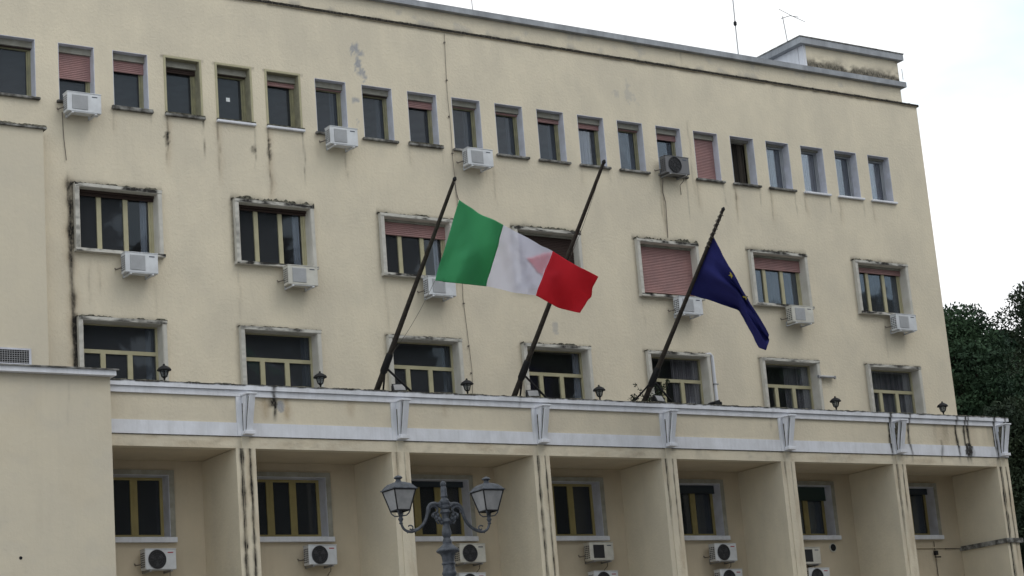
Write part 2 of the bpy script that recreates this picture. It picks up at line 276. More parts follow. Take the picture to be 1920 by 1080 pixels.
FLAG_BLUE = [[(18.935,-4.99,3.755),(18.937,-4.871,3.631),(18.938,-4.752,3.506),(18.939,-4.633,3.38),(18.94,-4.514,3.254),(18.94,-4.395,3.128),(18.941,-4.276,3.001),(18.941,-4.157,2.873),(18.941,-4.038,2.745),(18.94,-3.919,2.617),(18.939,-3.8,2.489)],
[(19.016,-4.997,3.59),(19.039,-4.866,3.483),(19.022,-4.782,3.36),(19.022,-4.678,3.243),(19.027,-4.568,3.128),(19.023,-4.468,3.01),(19.056,-4.323,2.905),(19.105,-4.16,2.805),(19.112,-4.046,2.69),(19.108,-3.944,2.57),(19.115,-3.83,2.454)],
[(19.099,-5.001,3.425),(19.134,-4.871,3.332),(19.111,-4.807,3.216),(19.121,-4.704,3.113),(19.112,-4.624,3.002),(19.097,-4.551,2.889),(19.174,-4.368,2.81),(19.262,-4.171,2.734),(19.275,-4.064,2.631),(19.29,-3.953,2.527),(19.3,-3.849,2.422)],
[(19.181,-5.01,3.258),(19.219,-4.889,3.175),(19.211,-4.82,3.075),(19.236,-4.713,2.987),(19.193,-4.687,2.873),(19.171,-4.635,2.768),(19.295,-4.409,2.716),(19.406,-4.2,2.658),(19.433,-4.089,2.569),(19.487,-3.946,2.49),(19.49,-3.863,2.391)],
[(19.261,-5.032,3.083),(19.304,-4.92,3.01),(19.339,-4.817,2.933),(19.375,-4.713,2.857),(19.285,-4.756,2.734),(19.271,-4.71,2.639),(19.438,-4.451,2.61),(19.555,-4.25,2.561),(19.617,-4.114,2.493),(19.725,-3.923,2.44),(19.707,-3.88,2.342)],
[(19.317,-5.082,2.9),(19.38,-4.965,2.839),(19.48,-4.805,2.791),(19.517,-4.719,2.719),(19.395,-4.817,2.59),(19.41,-4.756,2.511),(19.595,-4.497,2.492),(19.705,-4.324,2.445),(19.825,-4.14,2.402),(19.985,-3.908,2.371),(19.945,-3.91,2.271)],
[(19.358,-5.158,2.703),(19.457,-5.018,2.66),(19.618,-4.806,2.64),(19.647,-4.747,2.571),(19.532,-4.854,2.451),(19.586,-4.765,2.391),(19.752,-4.547,2.37),(19.852,-4.405,2.326),(20.032,-4.168,2.308),(20.217,-3.927,2.292),(20.171,-3.954,2.196)],
[(19.408,-5.24,2.497),(19.555,-5.061,2.478),(19.761,-4.814,2.48),(19.777,-4.785,2.414),(19.687,-4.879,2.31),(19.774,-4.769,2.269),(19.906,-4.606,2.243),(20.008,-4.478,2.206),(20.247,-4.193,2.215),(20.439,-3.961,2.207),(20.399,-3.997,2.12)],
[(19.457,-5.322,2.293),(19.641,-5.096,2.292),(19.856,-4.832,2.302),(19.844,-4.83,2.232),(19.777,-4.891,2.144),(19.865,-4.774,2.108),(19.939,-4.673,2.068),(20.04,-4.541,2.036),(20.307,-4.218,2.06),(20.474,-4.009,2.049),(20.437,-4.035,1.971)],
[(19.504,-5.398,2.092),(19.726,-5.124,2.11),(19.934,-4.864,2.122),(19.905,-4.876,2.052),(19.873,-4.892,1.982),(19.948,-4.785,1.947),(19.967,-4.742,1.894),(20.08,-4.592,1.872),(20.36,-4.248,1.905),(20.497,-4.069,1.889),(20.483,-4.064,1.824)],
[(19.555,-5.465,1.897),(19.811,-5.15,1.929),(20.001,-4.911,1.938),(19.974,-4.919,1.873),(19.986,-4.884,1.822),(20.034,-4.805,1.782),(20.01,-4.808,1.717),(20.144,-4.63,1.705),(20.42,-4.287,1.743),(20.528,-4.136,1.727),(20.55,-4.084,1.682)],
[(19.616,-5.518,1.707),(19.899,-5.18,1.746),(20.067,-4.97,1.748),(20.065,-4.955,1.693),(20.121,-4.873,1.658),(20.134,-4.835,1.606),(20.082,-4.866,1.53),(20.24,-4.659,1.522),(20.489,-4.339,1.567),(20.574,-4.206,1.559),(20.64,-4.094,1.546)],
[(19.694,-5.559,1.524),(19.986,-5.217,1.565),(20.132,-5.039,1.558),(20.172,-4.981,1.517),(20.265,-4.864,1.492),(20.237,-4.873,1.425),(20.173,-4.912,1.341),(20.346,-4.683,1.332),(20.549,-4.403,1.382),(20.621,-4.273,1.391),(20.73,-4.1,1.412)],
[(19.783,-5.589,1.346),(20.063,-5.265,1.382),(20.19,-5.112,1.369),(20.282,-4.999,1.345),(20.394,-4.863,1.327),(20.324,-4.916,1.245),(20.262,-4.944,1.157),(20.433,-4.707,1.142),(20.576,-4.478,1.198),(20.644,-4.332,1.232),(20.783,-4.105,1.288)],
[(19.879,-5.611,1.17),(20.13,-5.325,1.195),(20.251,-5.184,1.18),(20.402,-5.01,1.174),(20.519,-4.874,1.156),(20.417,-4.96,1.061),(20.368,-4.962,0.972),(20.521,-4.736,0.943),(20.599,-4.559,1.009),(20.677,-4.382,1.074),(20.833,-4.115,1.164)]]
# ============================================================ SETTING
g = MB(); g.box(-150, 260, -160, 260, GZ-.5, GZ)
pav = g.build('ground', PAVE); tag(pav, kind='structure')
g = MB(); g.box(-20, 50, -8, -2.6, GZ+.004, GZ+.13); tag(g.build('pavement', mat('kerb_paving', (.30, .29, .27), .85, .2, col2=(.24, .235, .22), nscale=2)), kind='structure')

# ============================================================ BUILDING
B = thing('government_building', (18, 6, GZ), 'long cream plaster office block with three rows of windows above a columned terrace', 'building')
XR = 31.93
TOPX = [2.72]+[4.15+1.3375*i for i in range(20)]       # left edges of the small windows
def noneg(a): return np.clip(a, 0, 1)
MX = [4.42+4.0*i for i in range(7)]                      # left edges of the large windows
TZ0, TZ1 = 7.04, 8.46
holes = [(x, x+.88, TZ0, TZ1) for x in TOPX]
holes += [(x+.10, x+2.04, 3.53, 5.0) for x in MX] + [(x+.10, x+2.04, -.70, 1.87) for x in MX] + [(x+.10, x+2.06, -3.03, -1.62) for x in MX]
low = [(x+.10, x+2.06, -7.4, -5.6) for x in MX]
holes += low
def lines(a, b, st, extra):
    ex = np.unique(np.round([e for e in extra if a < e < b]+[a, b], 4)); reg = np.arange(a, b, st)
    reg = reg[np.min(np.abs(reg[:, None]-ex[None, :]), axis=1) > .012]
    return list(np.sort(np.concatenate([ex, reg])))
xe = [h[0] for h in holes]+[h[1] for h in holes]; ze = [h[2] for h in holes]+[h[3] for h in holes]
xs = lines(-6, 2.4, .6, xe)[:-1]+lines(2.4, XR, .045, xe)
zs = lines(GZ, -4.6, .5, ze)[:-1]+lines(-4.6, 10.25, .055, ze)
def wall_mask(X, Z):
    r = np.zeros_like(X); gch = np.zeros_like(X); bl = np.zeros_like(X)
    n1 = fb(X, Z, .25, .3)
    # long crack with mould left of the first windows
    xc = 4.335+.03*(vn(Z*0, Z, .3, .4)-.5)+(Z-3)*-.012; d = np.abs(X-xc); inz = sm(.4, .8, Z)*(1-sm(4.9, 5.45, Z))
    wd = .035+.05*vn(Z*0+3, Z, .3, .22)
    r += np.exp(-(d/wd)**2)*inz*(.6+.5*n1); gch += .5*np.exp(-(d/.16)**2)*inz*n1
    # runs under the small sills
    K = {3: (1.0, 1.3), 4: (.75, 1.5), 5: (.9, 1.9), 2: (.35, .6), 1: (.2, .5), 6: (.3, .6), 8: (.25, .6), 14: (.5, 1.7), 15: (.55, .9), 16: (.6, .8), 17: (.5, 1.1), 18: (.5, .75), 19: (.5, .8), 20: (.35, .7), 12: (.25, .6), 9: (.3, 1.)}
    for i, (k, ln) in K.items():
        x = TOPX[i]
        r += drip(X, Z, x-.03, 6.98, 6.98-ln, .022, k*.7); r += drip(X, Z, x+.93, 6.98, 6.98-ln*.8, .02, k*.75)
        gch += .35*k*drip(X, Z, x+.0, 6.98, 6.98-ln*1.2, .08, 1)
    for x in (TOPX[3]-.03, TOPX[5]-.02, TOPX[4]+.9): r += .55*blotch(X, Z, x, 6.35, .12, .3, .35)
    bl += .9*blotch(X, Z, 12.05, 9.35, .28, .32, .33)+.9*blotch(X, Z, 12.2, 8.85, .22, .35, .35)+.4*blotch(X, Z, 11.1, 9.6, .5, .1, .5)
    bl += .8*blotch(X, Z, 12.02, 8.1, .3, .22, .42)+.6*blotch(X, Z, 12.0, 7.6, .1, .4, .45)
    bl += .35*blotch(X, Z, 20.6, 9.3, .6, .6, .5)+.3*blotch(X, Z, 8.4, 7.2, .5, .4, .46)+.5*blotch(X, Z, 17.55, 2.45, .1, .25, .3)
    for x, z1, ln, k in ((21.57, 6.9, 1.75, .4), (22.72, 8.7, 2.7, .25), (14.78, 5.9, .5, .4), (24.2, 6.9, 1.2, .4), (16.0, 6.7, 1.3, .25), (11.6, 6.5, .7, .35), (6.35, 2.9, 1., .15), (5.0, 3.3, .9, .25), (4.75, 3.3, 1.2, .2), (8.5, 3.35, 1.4, .2), (12.5, 3.35, 1.5, .22), (20.5, 3.3, .8, .15), (29.4, 2.9, .8, .25)):
        r += drip(X, Z, x, z1, z1-ln, .022, k); gch += .3*k*drip(X, Z, x, z1, z1-ln, .08, 1)
    # grime round the trims
    for i, x in enumerate(MX):
        for (z0, z1, kk) in ((3.45, 5.07, [.9, .75, .45, .4, .35, .3, .3][i]), (-.7, 1.95, [.9, .3, .3, .3, .35, .3, .25][i])):
            dx = x-X; r += kk*.9*np.exp(-(np.maximum(dx, 0)/(.05+.05*n1))**2)*(dx > -.02)*(dx < .3)*sm(z0-.05, z0+.1, Z)*(1-sm(z1, z1+.08, Z))
            dz = Z-z1; inx = (X > x-.07)*(X < x+2.2)
            r += (.75 if z0 > 0 else .45)*np.exp(-(np.maximum(dz, 0)/(.035+.11*fb(X, Z*0, .5, 1)*(1 if z0 > 0 else .3)))**2)*(dz > -.03)*inx*(.5+.6*n1)
    for x in TOPX[3:6]: r += .7*np.exp(-(np.abs(Z-TZ1-.02)/.035)**2)*(X > x-.12)*(X < x+1.)*n1
    # below the string course
    dz = 10.25-Z; r += .5*sm(.52, .7, fb(X, Z*0, .6, 1)+.1)*np.exp(-(dz/.06)**2)
    # top of the loggia wall: shade under the ceiling painted as a brown wash
    gch += .25*sm(-1.9, -1.3, Z)*(Z < -1.2)*n1
    return np.stack([noneg(r), noneg(gch), noneg(bl)], 1)
H = np.array(holes)
def keep(CX, CZ):
    k = np.ones_like(CX, dtype=bool)
    for x0, x1, z0, z1 in holes: k &= ~((CX > x0) & (CX < x1) & (CZ > z0) & (CZ < z1))
    return k
mb = MB(); mb.grid(xs, zs, 0, keep, wall_mask)
# storey behind the loggia: shade and warm bounce put into a darker plaster colour
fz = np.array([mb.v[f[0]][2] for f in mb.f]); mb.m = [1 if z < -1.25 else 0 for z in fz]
mb.k = 0
mb.quad((XR, 0, GZ), (XR, 14, GZ), (XR, 14, 10.25), (XR, 0, 10.25)).quad((-6, 14, GZ), (-6, 0, GZ), (-6, 0, 10.25), (-6, 14, 10.25)).quad((XR, 14, GZ), (-6, 14, GZ), (-6, 14, 10.25), (XR, 14, 10.25))
mb.build('facade_wall', [PLASTER, PLASTER_SHADE], B)
MB().box(-5.99, XR-.01, .01, 13.99, 10.05, 10.24).build('flat_roof', CONC, B)
# string course with black mould
mb = MB()
def sc(X, Z): return np.stack([noneg(1.0+.6*fb(X, Z, .4, .2)), X*0, X*0], 1)
slabgrid(mb, -6, XR+.06, -.045, .2, 10.25, 10.32, sc, .06)
mb.box(XR, XR+.06, .5, 14, 10.25, 10.3)
mb.build('string_course', PLASTER, B)
AX = 31.50   # attic right end
def am(X, Z):
    n1 = fb(X, Z, .5, .35); return np.stack([noneg(.6*sm(.45, .75, n1+.2*np.exp(-((Z-10.33)/.08)**2))*np.exp(-(np.maximum(Z-10.36, 0)/.08)**2)+drip(X, Z, 22.85, 10.85, 10.3, .03, .25)), 0*X, .3*sm(.6, .75, n1)], 1)
mb = MB(); slabgrid(mb, -6, AX, .15, 13.5, 10.31, 10.87, am, .06); mb.build('attic_wall', PLASTER, B)
def cm(X, Z): return np.stack([noneg(.35*sm(.5, .75, fb(X, Z, .35, .1))*sm(10.97, 11.02, Z)), 0*X, 0*X], 1)
mb = MB(); slabgrid(mb, -6.1, AX+.13, .0, 13.6, 10.87, 11.03, cm, .06); mb.build('roof_cornice', CONC, B)
# penthouse at the right end

def pm(X, Z): n1 = fb(X, Z, .35, .25); return np.stack([noneg(.8*sm(.42, .66, n1+.45*np.exp(-((Z-11.06)/.3)**2)-.12)*np.exp(-(np.maximum(Z-11.2, 0)/.2)**2)+.6*sm(.6, .8, n1)*(X > 31.3)), X*0, X*0], 1)
mb = MB(); slabgrid(mb, 27.70, 31.56, .20, 6.5, 11.03, 11.77, pm, .06); mb.k = 1; mb.box(27.67, 27.76, .195, .43, 11.03, 11.77).box(27.66, 27.69, .44, 6.5, 11.03, 11.77).box(27.6, 27.69, 3.0, 3.2, 11.03, 11.75)
ph = mb.build('penthouse', [PLASTER, WHITE], B, (29.5, 3, 11.03))
mb = MB(); mb.box(27.45, 31.70, .05, 6.8, 11.772, 11.97); mb.build('roof_slab', CONC, ph, (29.5, 3, 11.77))
mb = MB(); mb.box(27.43, 31.72, .03, 6.82, 11.972, 12.0); mb.build('roof_flashing', SILL, ph, (29.5, 3, 11.97))

# ---- windows
def reveal(mb, x0, x1, z0, z1, yb, ext=0, t=.012):   # lining of an opening (thin boards inside the wall thickness)
    mb.box(x0, x0+t, -ext, yb, z0, z1).box(x1-t, x1, -ext, yb, z0, z1).box(x0+t, x1-t, -ext, yb, z1-t, z1).box(x0+t, x1-t, -ext, yb, z0, z0+t)
def slats(mb, x0, x1, z0, z1, y, pitch=.045):
    n = max(1, int(round((z1-z0)/pitch))); p = (z1-z0)/n
    prof = []
    for i in range(n):
        z = z1-i*p; prof += [(y, z), (y-.012, z-.25*p), (y-.014, z-.7*p), (y, z-.97*p)]
    prof += [(y, z0)]
    vs = [(x0, a, b) for a, b in prof]+[(x1, a, b) for a, b in prof]; k = len(prof)
    mb.add(vs, [(i, i+1, k+i+1, k+i) for i in range(k-1)]); mb.box(x0, x1, y+.003, y+.02, z0, z1)
TSH = {0: 0, 1: .50, 2: .22, 3: .10, 4: .0, 5: .09, 6: .03, 7: .0, 8: .15, 9: .02, 10: .04, 11: .09, 12: .11, 13: .03, 14: .13, 15: 1, 16: -1, 17: -1, 18: -1, 19: -1, 20: -1}
for i, x in enumerate(TOPX):
    x1 = x+.88; old = i in (3, 4, 5); z0, z1 = TZ0, TZ1; yb = .40; o_ = (x+.44, 0, z0)
    mb = MB(); reveal(mb, x, x1, z0, z1, yb)
    W = mb.build('window', REVEAL_OLD if old else REVEAL, B, o_)
    if old:
        mb = MB(); mb.box(x-.05, x, -.015, .02, z0, z1+.05).box(x1, x1+.05, -.015, .02, z0, z1+.05).box(x, x1, -.015, .02, z1, z1+.05); mb.build('surround', FRAME, W, o_)
    a, b = x+.012, x1-.012; zz = z1-.012
    if i < 16:
        MB().box(a, b, .16, yb+.1, zz-.15, zz).build('shutter_box', BOXM, W, o_); ztop = zz-.15
    else:
        MB().box(a, b, .2, yb+.1, zz-.06, zz).build('shutter_box', BOXM, W, o_); ztop = zz-.06
    fz0 = z0+.012
    s = TSH[i]
    if s > 0:
        mb = MB(); slats(mb, a, b, max(fz0+.01, ztop-s*(ztop-fz0)), ztop, .235); mb.build('shutter', PINK if i not in (3,) else BROWN, W, o_)
    if s == 0: MB().box(a, b, .22, .24, ztop-.03, ztop).build('shutter', BROWN, W, o_)
    if i == 16:      # sash standing open: dark room, drape at one side, light rail at the bottom
        MB().box(a, a+.04, .3, .36, fz0, ztop).box(b-.04, b, .3, .36, fz0, ztop).box(a+.04, b-.04, .3, .36, fz0, fz0+.05).build('frame', FRAME, W, o_)
        mb = MB(); curtain_args = (a+.42, b-.06, fz0+.05, ztop, .48)
    else:
        mb = MB(); mb.box(a, a+.055, .27, .34, fz0, ztop).box(b-.06, b, .27, .34, fz0, ztop).box(a+.055, b-.06, .27, .34, ztop-.05, ztop).box(a+.055, b-.06, .27, .34, fz0, fz0+.05)
        mb.box(a+.055, a+.10, .30, .35, fz0+.05, ztop-.05).box(b-.095, b-.06, .30, .35, fz0+.05, ztop-.05)
        mb.build('frame', FRAME_T if i < 17 else CONC, W, o_)
        MB().box(a+.08, b-.08, .32, .326, fz0+.03, ztop-.03).build('pane', GLASS_CLEAR if i in (12, 18, 20) else GLASS if i < 17 else GLASS_MID, W, o_)
    # curtains behind the panes
    def curtain(x0, x1, zb, zt, y, m, W=W, o_=o_, amp=.02):
        n = max(4, int((x1-x0)/.015)); vs = []
        for k in range(n+1):
            xx = x0+(x1-x0)*k/n; yy = y+amp*math.sin(xx*62)+amp*.5*math.sin(xx*151); vs += [(xx, yy, zb), (xx, yy, zt)]
        MB().add(vs, [(2*k, 2*k+2, 2*k+3, 2*k+1) for k in range(n)]).build('curtain', m, W, o_)
    if i in (17, 18, 19, 20): curtain(a, b-.05, fz0, ztop, .352, CURT)
    if i == 16: curtain(a+.34, b-.03, fz0, ztop, .42, DRAPE)
    if i == 12: curtain(a+.22, a+.62, fz0, ztop, .38, CURTB)
    if i in (6, 7, 9, 10, 11, 13, 14): curtain(b-.28, b-.04, fz0, ztop, .40, CURTB)
    mb = MB(); mb.box(x-.07, x1+.08, -.09, -.001, z0-.065, z0-.005); mb.build('sill', WHITE if i in (4, 5, 18, 19, 20) else SILL, W, o_, bevel=.01)
    if i in (3, 4, 5, 2, 8):
        mb = MB(); mb.box(x-.06, x1+.07, -.08, -.002, z0-.003, z0+.03); mb.build('sill_crust', MOULD if i != 2 else SILL, W, o_)
    if i == 4: MB().box(a+.36, a+.46, .312, .318, z0+.62, z0+.72).build('paper_note', mat('note_paper', (.75, .78, .8)), W, o_)

def crust(x0, x1, y0, y1, z, amp, seed, m=MOULD):
    r_ = random.Random(seed); n = int((x1-x0)/.035); vs = []; hs = []
    h = amp*.4
    for k in range(n+1):
        h = max(.006, min(amp, h+r_.uniform(-1, 1)*amp*.45)); hs.append(h)
    mb = MB()
    for k in range(n+1):
        xx = x0+(x1-x0)*k/n; vs += [(xx, y0+r_.uniform(0, .02), z), (xx, y0+.02+r_.uniform(0, .02), z+hs[k]), (xx, y1, z+hs[k]*.8), (xx, y1, z)]
    fs = []
    for k in range(n):
        for j in range(3): fs.append((4*k+j, 4*k+4+j, 4*k+5+j, 4*k+1+j))
        fs.append((4*k+3, 4*k+7, 4*k+4, 4*k))
    fs += [(3, 2, 1, 0), (4*n, 4*n+1, 4*n+2, 4*n+3)]
    mb.add(vs, fs); return mb
crust(2.4, XR+.05, -.04, .14, 10.3205, .028, 3).build('mould_crust', MOULD, B)
MSH = [(.05, BROWN), (.04, BROWN), (.24, PINK), (1, BROWN), (.93, PINK), (.24, PINK), (.11, PINK)]
def tm(xa, xb, za, zb, kk, seed):
    def f(X, Z): n1 = fb(X+seed*3.3, Z, .3, .08); return np.stack([noneg(kk*sm(.35, .75, n1)), X*0, X*0], 1)
    return f
for i, x in enumerate(MX):
    # middle row: surround, three lights under a roller shutter
    x0, x1, z0, z1 = x+.10, x+2.04, 3.53, 5.0; o_ = (x+1.07, 0, z0)
    mb = MB(); reveal(mb, x0, x1, z0, z1, .28, .10)
    W = mb.build('window', REVEAL_C, B, o_)
    mb = MB(); slabgrid(mb, x, x1+.10, -.12, -.001, z1, z1+.075, tm(x, x1, z1, z1+.07, 1.3, i), .03, .02); slabgrid(mb, x, x0-.001, -.11, -.001, z0, z1-.001, tm(0, 0, 0, 0, [.5, .45, .15, .15, .2, .2, .15][i], i+9), .025, .05); slabgrid(mb, x1+.001, x1+.09, -.11, -.001, z0, z1-.001, tm(0, 0, 0, 0, .1, i+19), .025, .05)
    mb.build('surround', TRIM, W, o_)
    mb = MB(); slabgrid(mb, x-.02, x1+.12, -.15, -.001, z0-.075, z0-.002, tm(0, 0, 0, 0, 1.25, i+30), .03, .02); mb.build('sill', TRIM, W, o_)
    crust(x-.02, x1+.12, -.11, -.002, z1+.0755, [.055, .10, .055, .07, .11, .06, .055][i], 40+i).build('mould_crust', MOULD, W, o_)
    a, b = x0+.012, x1-.012; fr, sm_ = MSH[i]; zt = z1-.012; zb0 = z0+.012; zs_ = zt-.06-fr*(zt-.06-zb0)
    MB().box(a, b, .10, .3, zt-.06, zt).build('shutter_box', BROWN if i in (0, 1) else BOXM, W, o_)
    mb = MB(); slats(mb, a, b, max(zb0, zs_), zt-.06, .15); mb.build('shutter', sm_, W, o_)
    ws = (b-a); m1 = a+ws*.30; m2 = a+ws*.64
    mb = MB(); mb.box(a, a+.05, .19, .26, zb0, zt).box(b-.06, b, .19, .26, zb0, zt).box(a+.05, b-.06, .19, .26, zb0, zb0+.05).box(a+.05, b-.06, .19, .26, zt-.06, zt).box(m1-.055, m1+.055, .185, .255, zb0+.05, zt-.06).box(m2-.055, m2+.055, .185, .255, zb0+.05, zt-.06)
    mb.box(b-.11, b-.06, .215, .25, zb0+.05, zt-.06); mb.build('frame', FRAME, W, o_)
    for p0, p1 in ((a+.04, m1-.05), (m1+.05, m2-.05), (m2+.05, b-.1)): MB().box(p0, p1, .225, .231, zb0+.04, zt-.05).build('pane', GLASS_CLEAR if p0 > m2 and i not in (5, 6) else GLASS, W, o_)
    curtain(b-.30, b-.12, zb0+.05, zt-.06, .30, CURTB, W, o_)
    if i in (5, 6): curtain(m1+.35, m2-.06, zb0+.05, zt-.06, .32, CURT, W, o_)
    if i == 2: MB().box(m1+.25, m1+.28, .26, .27, z0+.32, z0+.35).build('paper_note', REVEAL, W, o_)
    # terrace row: transom and three lights, foot hidden by the parapet
    z0, z1 = -.70, 1.87; o_ = (x+1.07, 0, z0)
    mb = MB(); reveal(mb, x0, x1, z0, z1, .30, .10); W = mb.build('window', REVEAL_C, B, o_)
    mb = MB(); slabgrid(mb, x, x1+.10, -.12, -.001, z1, z1+.075, tm(x, x1, z1, z1+.07, .9, i+50), .03, .02); slabgrid(mb, x, x0-.001, -.11, -.001, z0, z1-.001, tm(0, 0, 0, 0, .25, i+60), .025, .05); slabgrid(mb, x1+.001, x1+.09, -.11, -.001, z0, z1-.001, tm(0, 0, 0, 0, .06, i+70), .025, .05)
    mb.build('surround', TRIM, W, o_)
    crust(x-.02, x1+.12, -.12, -.002, z1+.0755, [.05, .03, .025, .06, .035, .025, .025][i], 80+i).build('mould_crust', MOULD, W, o_)
    a, b = x0+.012, x1-.012; zt = z1-.012; zb0 = z0+.012; m1 = a+ws*.30; m2 = a+ws*.64; tz = 1.22
    mb = MB(); mb.box(a, a+.045, .21, .28, zb0, zt).box(b-.05, b, .21, .28, zb0, zt).box(a+.045, b-.05, .21, .28, zb0, zb0+.08).box(a+.045, b-.05, .21, .28, zt-.03, zt).box(a+.045, b-.05, .205, .275, tz-.045, tz+.045)
    mb.box(m1-.06, m1+.06, .205, .275, zb0+.08, tz-.045).box(m2-.06, m2+.06, .205, .275, zb0+.08, tz-.045).build('frame', FRAME, W, o_)
    gl_ = GLASS_CLEAR if i >= 3 else GLASS; MB().box(a+.03, b-.04, .245, .251, tz+.03, zt-.02).build('pane', gl_, W, o_)
    for p0, p1 in ((a+.04, m1-.05), (m1+.05, m2-.05), (m2+.05, b-.04)): MB().box(p0, p1, .245, .251, zb0+.06, tz-.04).build('pane', gl_, W, o_)
    if i == 6: curtain(a, b, zb0+.08, zt, .30, CURT, W, o_)
    elif i in (4, 5): curtain(m2-.25, b-.02, zb0+.08, zt, .32, CURT, W, o_)
    else: curtain(b-.24, b-.04, zb0+.08, zt, .33, CURTB, W, o_)
    # loggia rows
    for zrow, z0, z1 in ((0, -3.03, -1.62), (1, -7.4, -5.6)):
        xa, xb = x+.10, x+2.06; o_ = (x+1.08, 0, z0)
        mb = MB(); reveal(mb, xa, xb, z0, z1, .40, .05); W = mb.build('window', REVEAL, B, o_)
        mb = MB(); mb.box(x-.02, xb+.12, -.06, -.001, z1, z1+.11).box(x-.02, xa-.001, -.06, -.001, z0, z1-.001).box(xb+.001, xb+.12, -.06, -.001, z0, z1-.001)
        mb.build('surround', BOXM if zrow == 0 else TRIM, W, o_)
        MB().box(x-.04, xb+.13, -.12, -.001, z0-.12, z0-.002).build('sill', WHITE, W, o_, bevel=.008)
        a, b = xa+.012, xb-.012; zb0 = z0+.012; zt = z1-.012; m1 = a+ws*.33; m2 = a+ws*.645
        mb = MB(); mb.box(a, a+.06, .29, .36, zb0, zt).box(b-.07, b, .29, .36, zb0, zt).box(a+.06, b-.07, .29, .36, zb0, zb0+.09).box(a+.06, b-.07, .29, .36, zt-.06, zt)
        mb.box(m1-.09, m1+.09, .285, .355, zb0+.09, zt-.06).box(m2-.085, m2+.085, .285, .355, zb0+.09, zt-.06).box(m1-.012, m1+.012, .275, .28, zb0+.06, zt-.04).box(m2-.012, m2+.012, .275, .28, zb0+.06, zt-.04)
        mb.box(a+.06, b-.07, .275, .28, zb0+.03, zb0+.045).build('frame', FRAME_Y, W, o_)
        for p0, p1 in ((a+.05, m1-.08), (m1+.08, m2-.08), (m2+.08, b-.06)): MB().box(p0, p1, .32, .326, zb0+.08, zt-.05).build('pane', GLASS, W, o_)
        dk = {2: (.12, DARKSH), 4: (.20, DARKSH), 5: (.36, GREENSH), 6: (.15, DARKSH)}.get(i) if zrow == 0 else None
        if dk: MB().box(a, b, .20, .245, zt-dk[0], zt).box(a, b, .19, .25, zt-dk[0]-.02, zt-dk[0]).build('shutter', dk[1], W, o_)
        if zrow == 0 and i >= 4: curtain(m2+.1, b-.1, zb0+.05, zt, .40, CURTB, W, o_)

# ---- terrace above the loggia
FX = [3.85+4.0*k-.25 for k in range(8)]   # pillar centre lines 3.6 ... 31.6
FX = [3.60, 7.565, 11.54, 15.51, 19.45, 23.43, 27.50, 31.60]
YF = -1.8
MB().box(-6, 32.0, YF+.26, -.002, -1.0, -.75).build('terrace_floor', CONC, B)
MB().box(-6, 31.84, YF+.02, -.003, -1.29, -1.002).build('loggia_ceiling', PLASTER_SHADE, B)
def drips(X, Z, top, bot):
    r = np.zeros_like(X)
    for x, k, z1, z0 in ((8.33, 1, .1, -.75), (8.24, .5, -.15, -.4), (29.9, 1.1, .1, -1.33), (30.22, 1.2, .1, -1.33), (30.36, 1.2, .1, -1.33), (29.2, .5, -.6, -1.3), (28.0, .9, .1, -1.33), (27.28, 1.2, .1, -1.3), (31.42, 1.3, .1, -1.3), (31.8, 1., .1, -1.3), (15.0, .3, .1, -.2), (23.0, .2, .1, -.6)):
        r += drip(X, Z, x, z1, z0, .04, k*1.35, .05)
    r += .8*blotch(X, Z, 30.25, -.85, .16, .22, .2)+.6*blotch(X, Z, 8.33, -.25, .12, .15, .3)
    return r
def grime_r(X, Z): return .22*sm(28.3, 29.5, X)*sm(.45, .75, vn(X, Z*0, .12, 1))*sm(-.85, -.2, Z)
def parm(X, Z):
    g_ = .6*drip(X, Z, 8.1, -.12, -.75, .12, 1)+.6*drip(X, Z, 8.62, -.12, -.75, .09, 1)+.35*drip(X, Z, 10.3, -.12, -.6, .1, 1)+.25*drip(X, Z, 12.8, -.12, -.5, .1, 1)+.3*sm(28.5, 29.5, X)*vn(X, Z*0, .2, 1)
    return np.stack([noneg(drips(X, Z, 0, 0)+grime_r(X, Z)+.5*np.exp(-((Z+.145)/.012)**2)), noneg(g_), noneg(.9*blotch(X, Z, 8.5, -.3, .14, .16, .25))], 1)  # includes a thin even dark line right under the cornice
XT = 31.86
mb = MB(); slabgrid(mb, 3.0, XT-.02, YF, YF+.25, -.73, -.135, parm, .035, .035); mb.build('terrace_parapet', PLASTER, B)
def bandm(X, Z): return np.stack([noneg(drips(X, Z, 0, 0)), 0*X, noneg(.5*blotch(X, Z, 30.3, -.9, .2, .3, .2))], 1)
mb = MB(); slabgrid(mb, 3.0, XT, YF-.03, YF+.25, -1.03, -.73, bandm, .035, .035); mb.build('white_band', WHITE, B)
def linm(X, Z): return np.stack([noneg(drips(X, Z, 0, 0)+.15*sm(.5, .8, fb(X, Z, .3, .2))+.9*np.exp(-((Z+1.033)/.012)**2)), .25*sm(.45, .8, fb(X, Z, .6, .2)), 0*X], 1)  # includes a thin even dark line right under the white band
mb = MB(); slabgrid(mb, 3.0, XT-.02, YF, YF+.25, -1.30, -1.032, linm, .035, .03); mb.build('loggia_lintel', PLASTER, B)
def cornm(X, Z): return np.stack([noneg(drips(X, Z, 0, 0)*.9+.9*sm(.105, .13, Z+.03*fb(X, Z*0, .15, 1))+.9*sm(.62, .78, vn(X, Z*0, .3, 1))*sm(.07, .12, Z)), 0*X, 0*X], 1)
mb = MB(); slabgrid(mb, 2.9, XT+.12, YF-.10, YF+.30, .005, .125, cornm, .03, .02); slabgrid(mb, 2.9, XT+.05, YF-.055, YF+.28, -.135, .0, cornm, .03, .03)
mb.build('terrace_cornice', WHITE, B)
crust(3.0, XT+.13, YF-.10, YF+.25, .126, .028, 7).build('mould_crust', MOULD, B)
MB().box(XT-.27, XT-.02, YF+.252, -.002, -1.03, .0).build('terrace_end_wall', PLASTER, B)
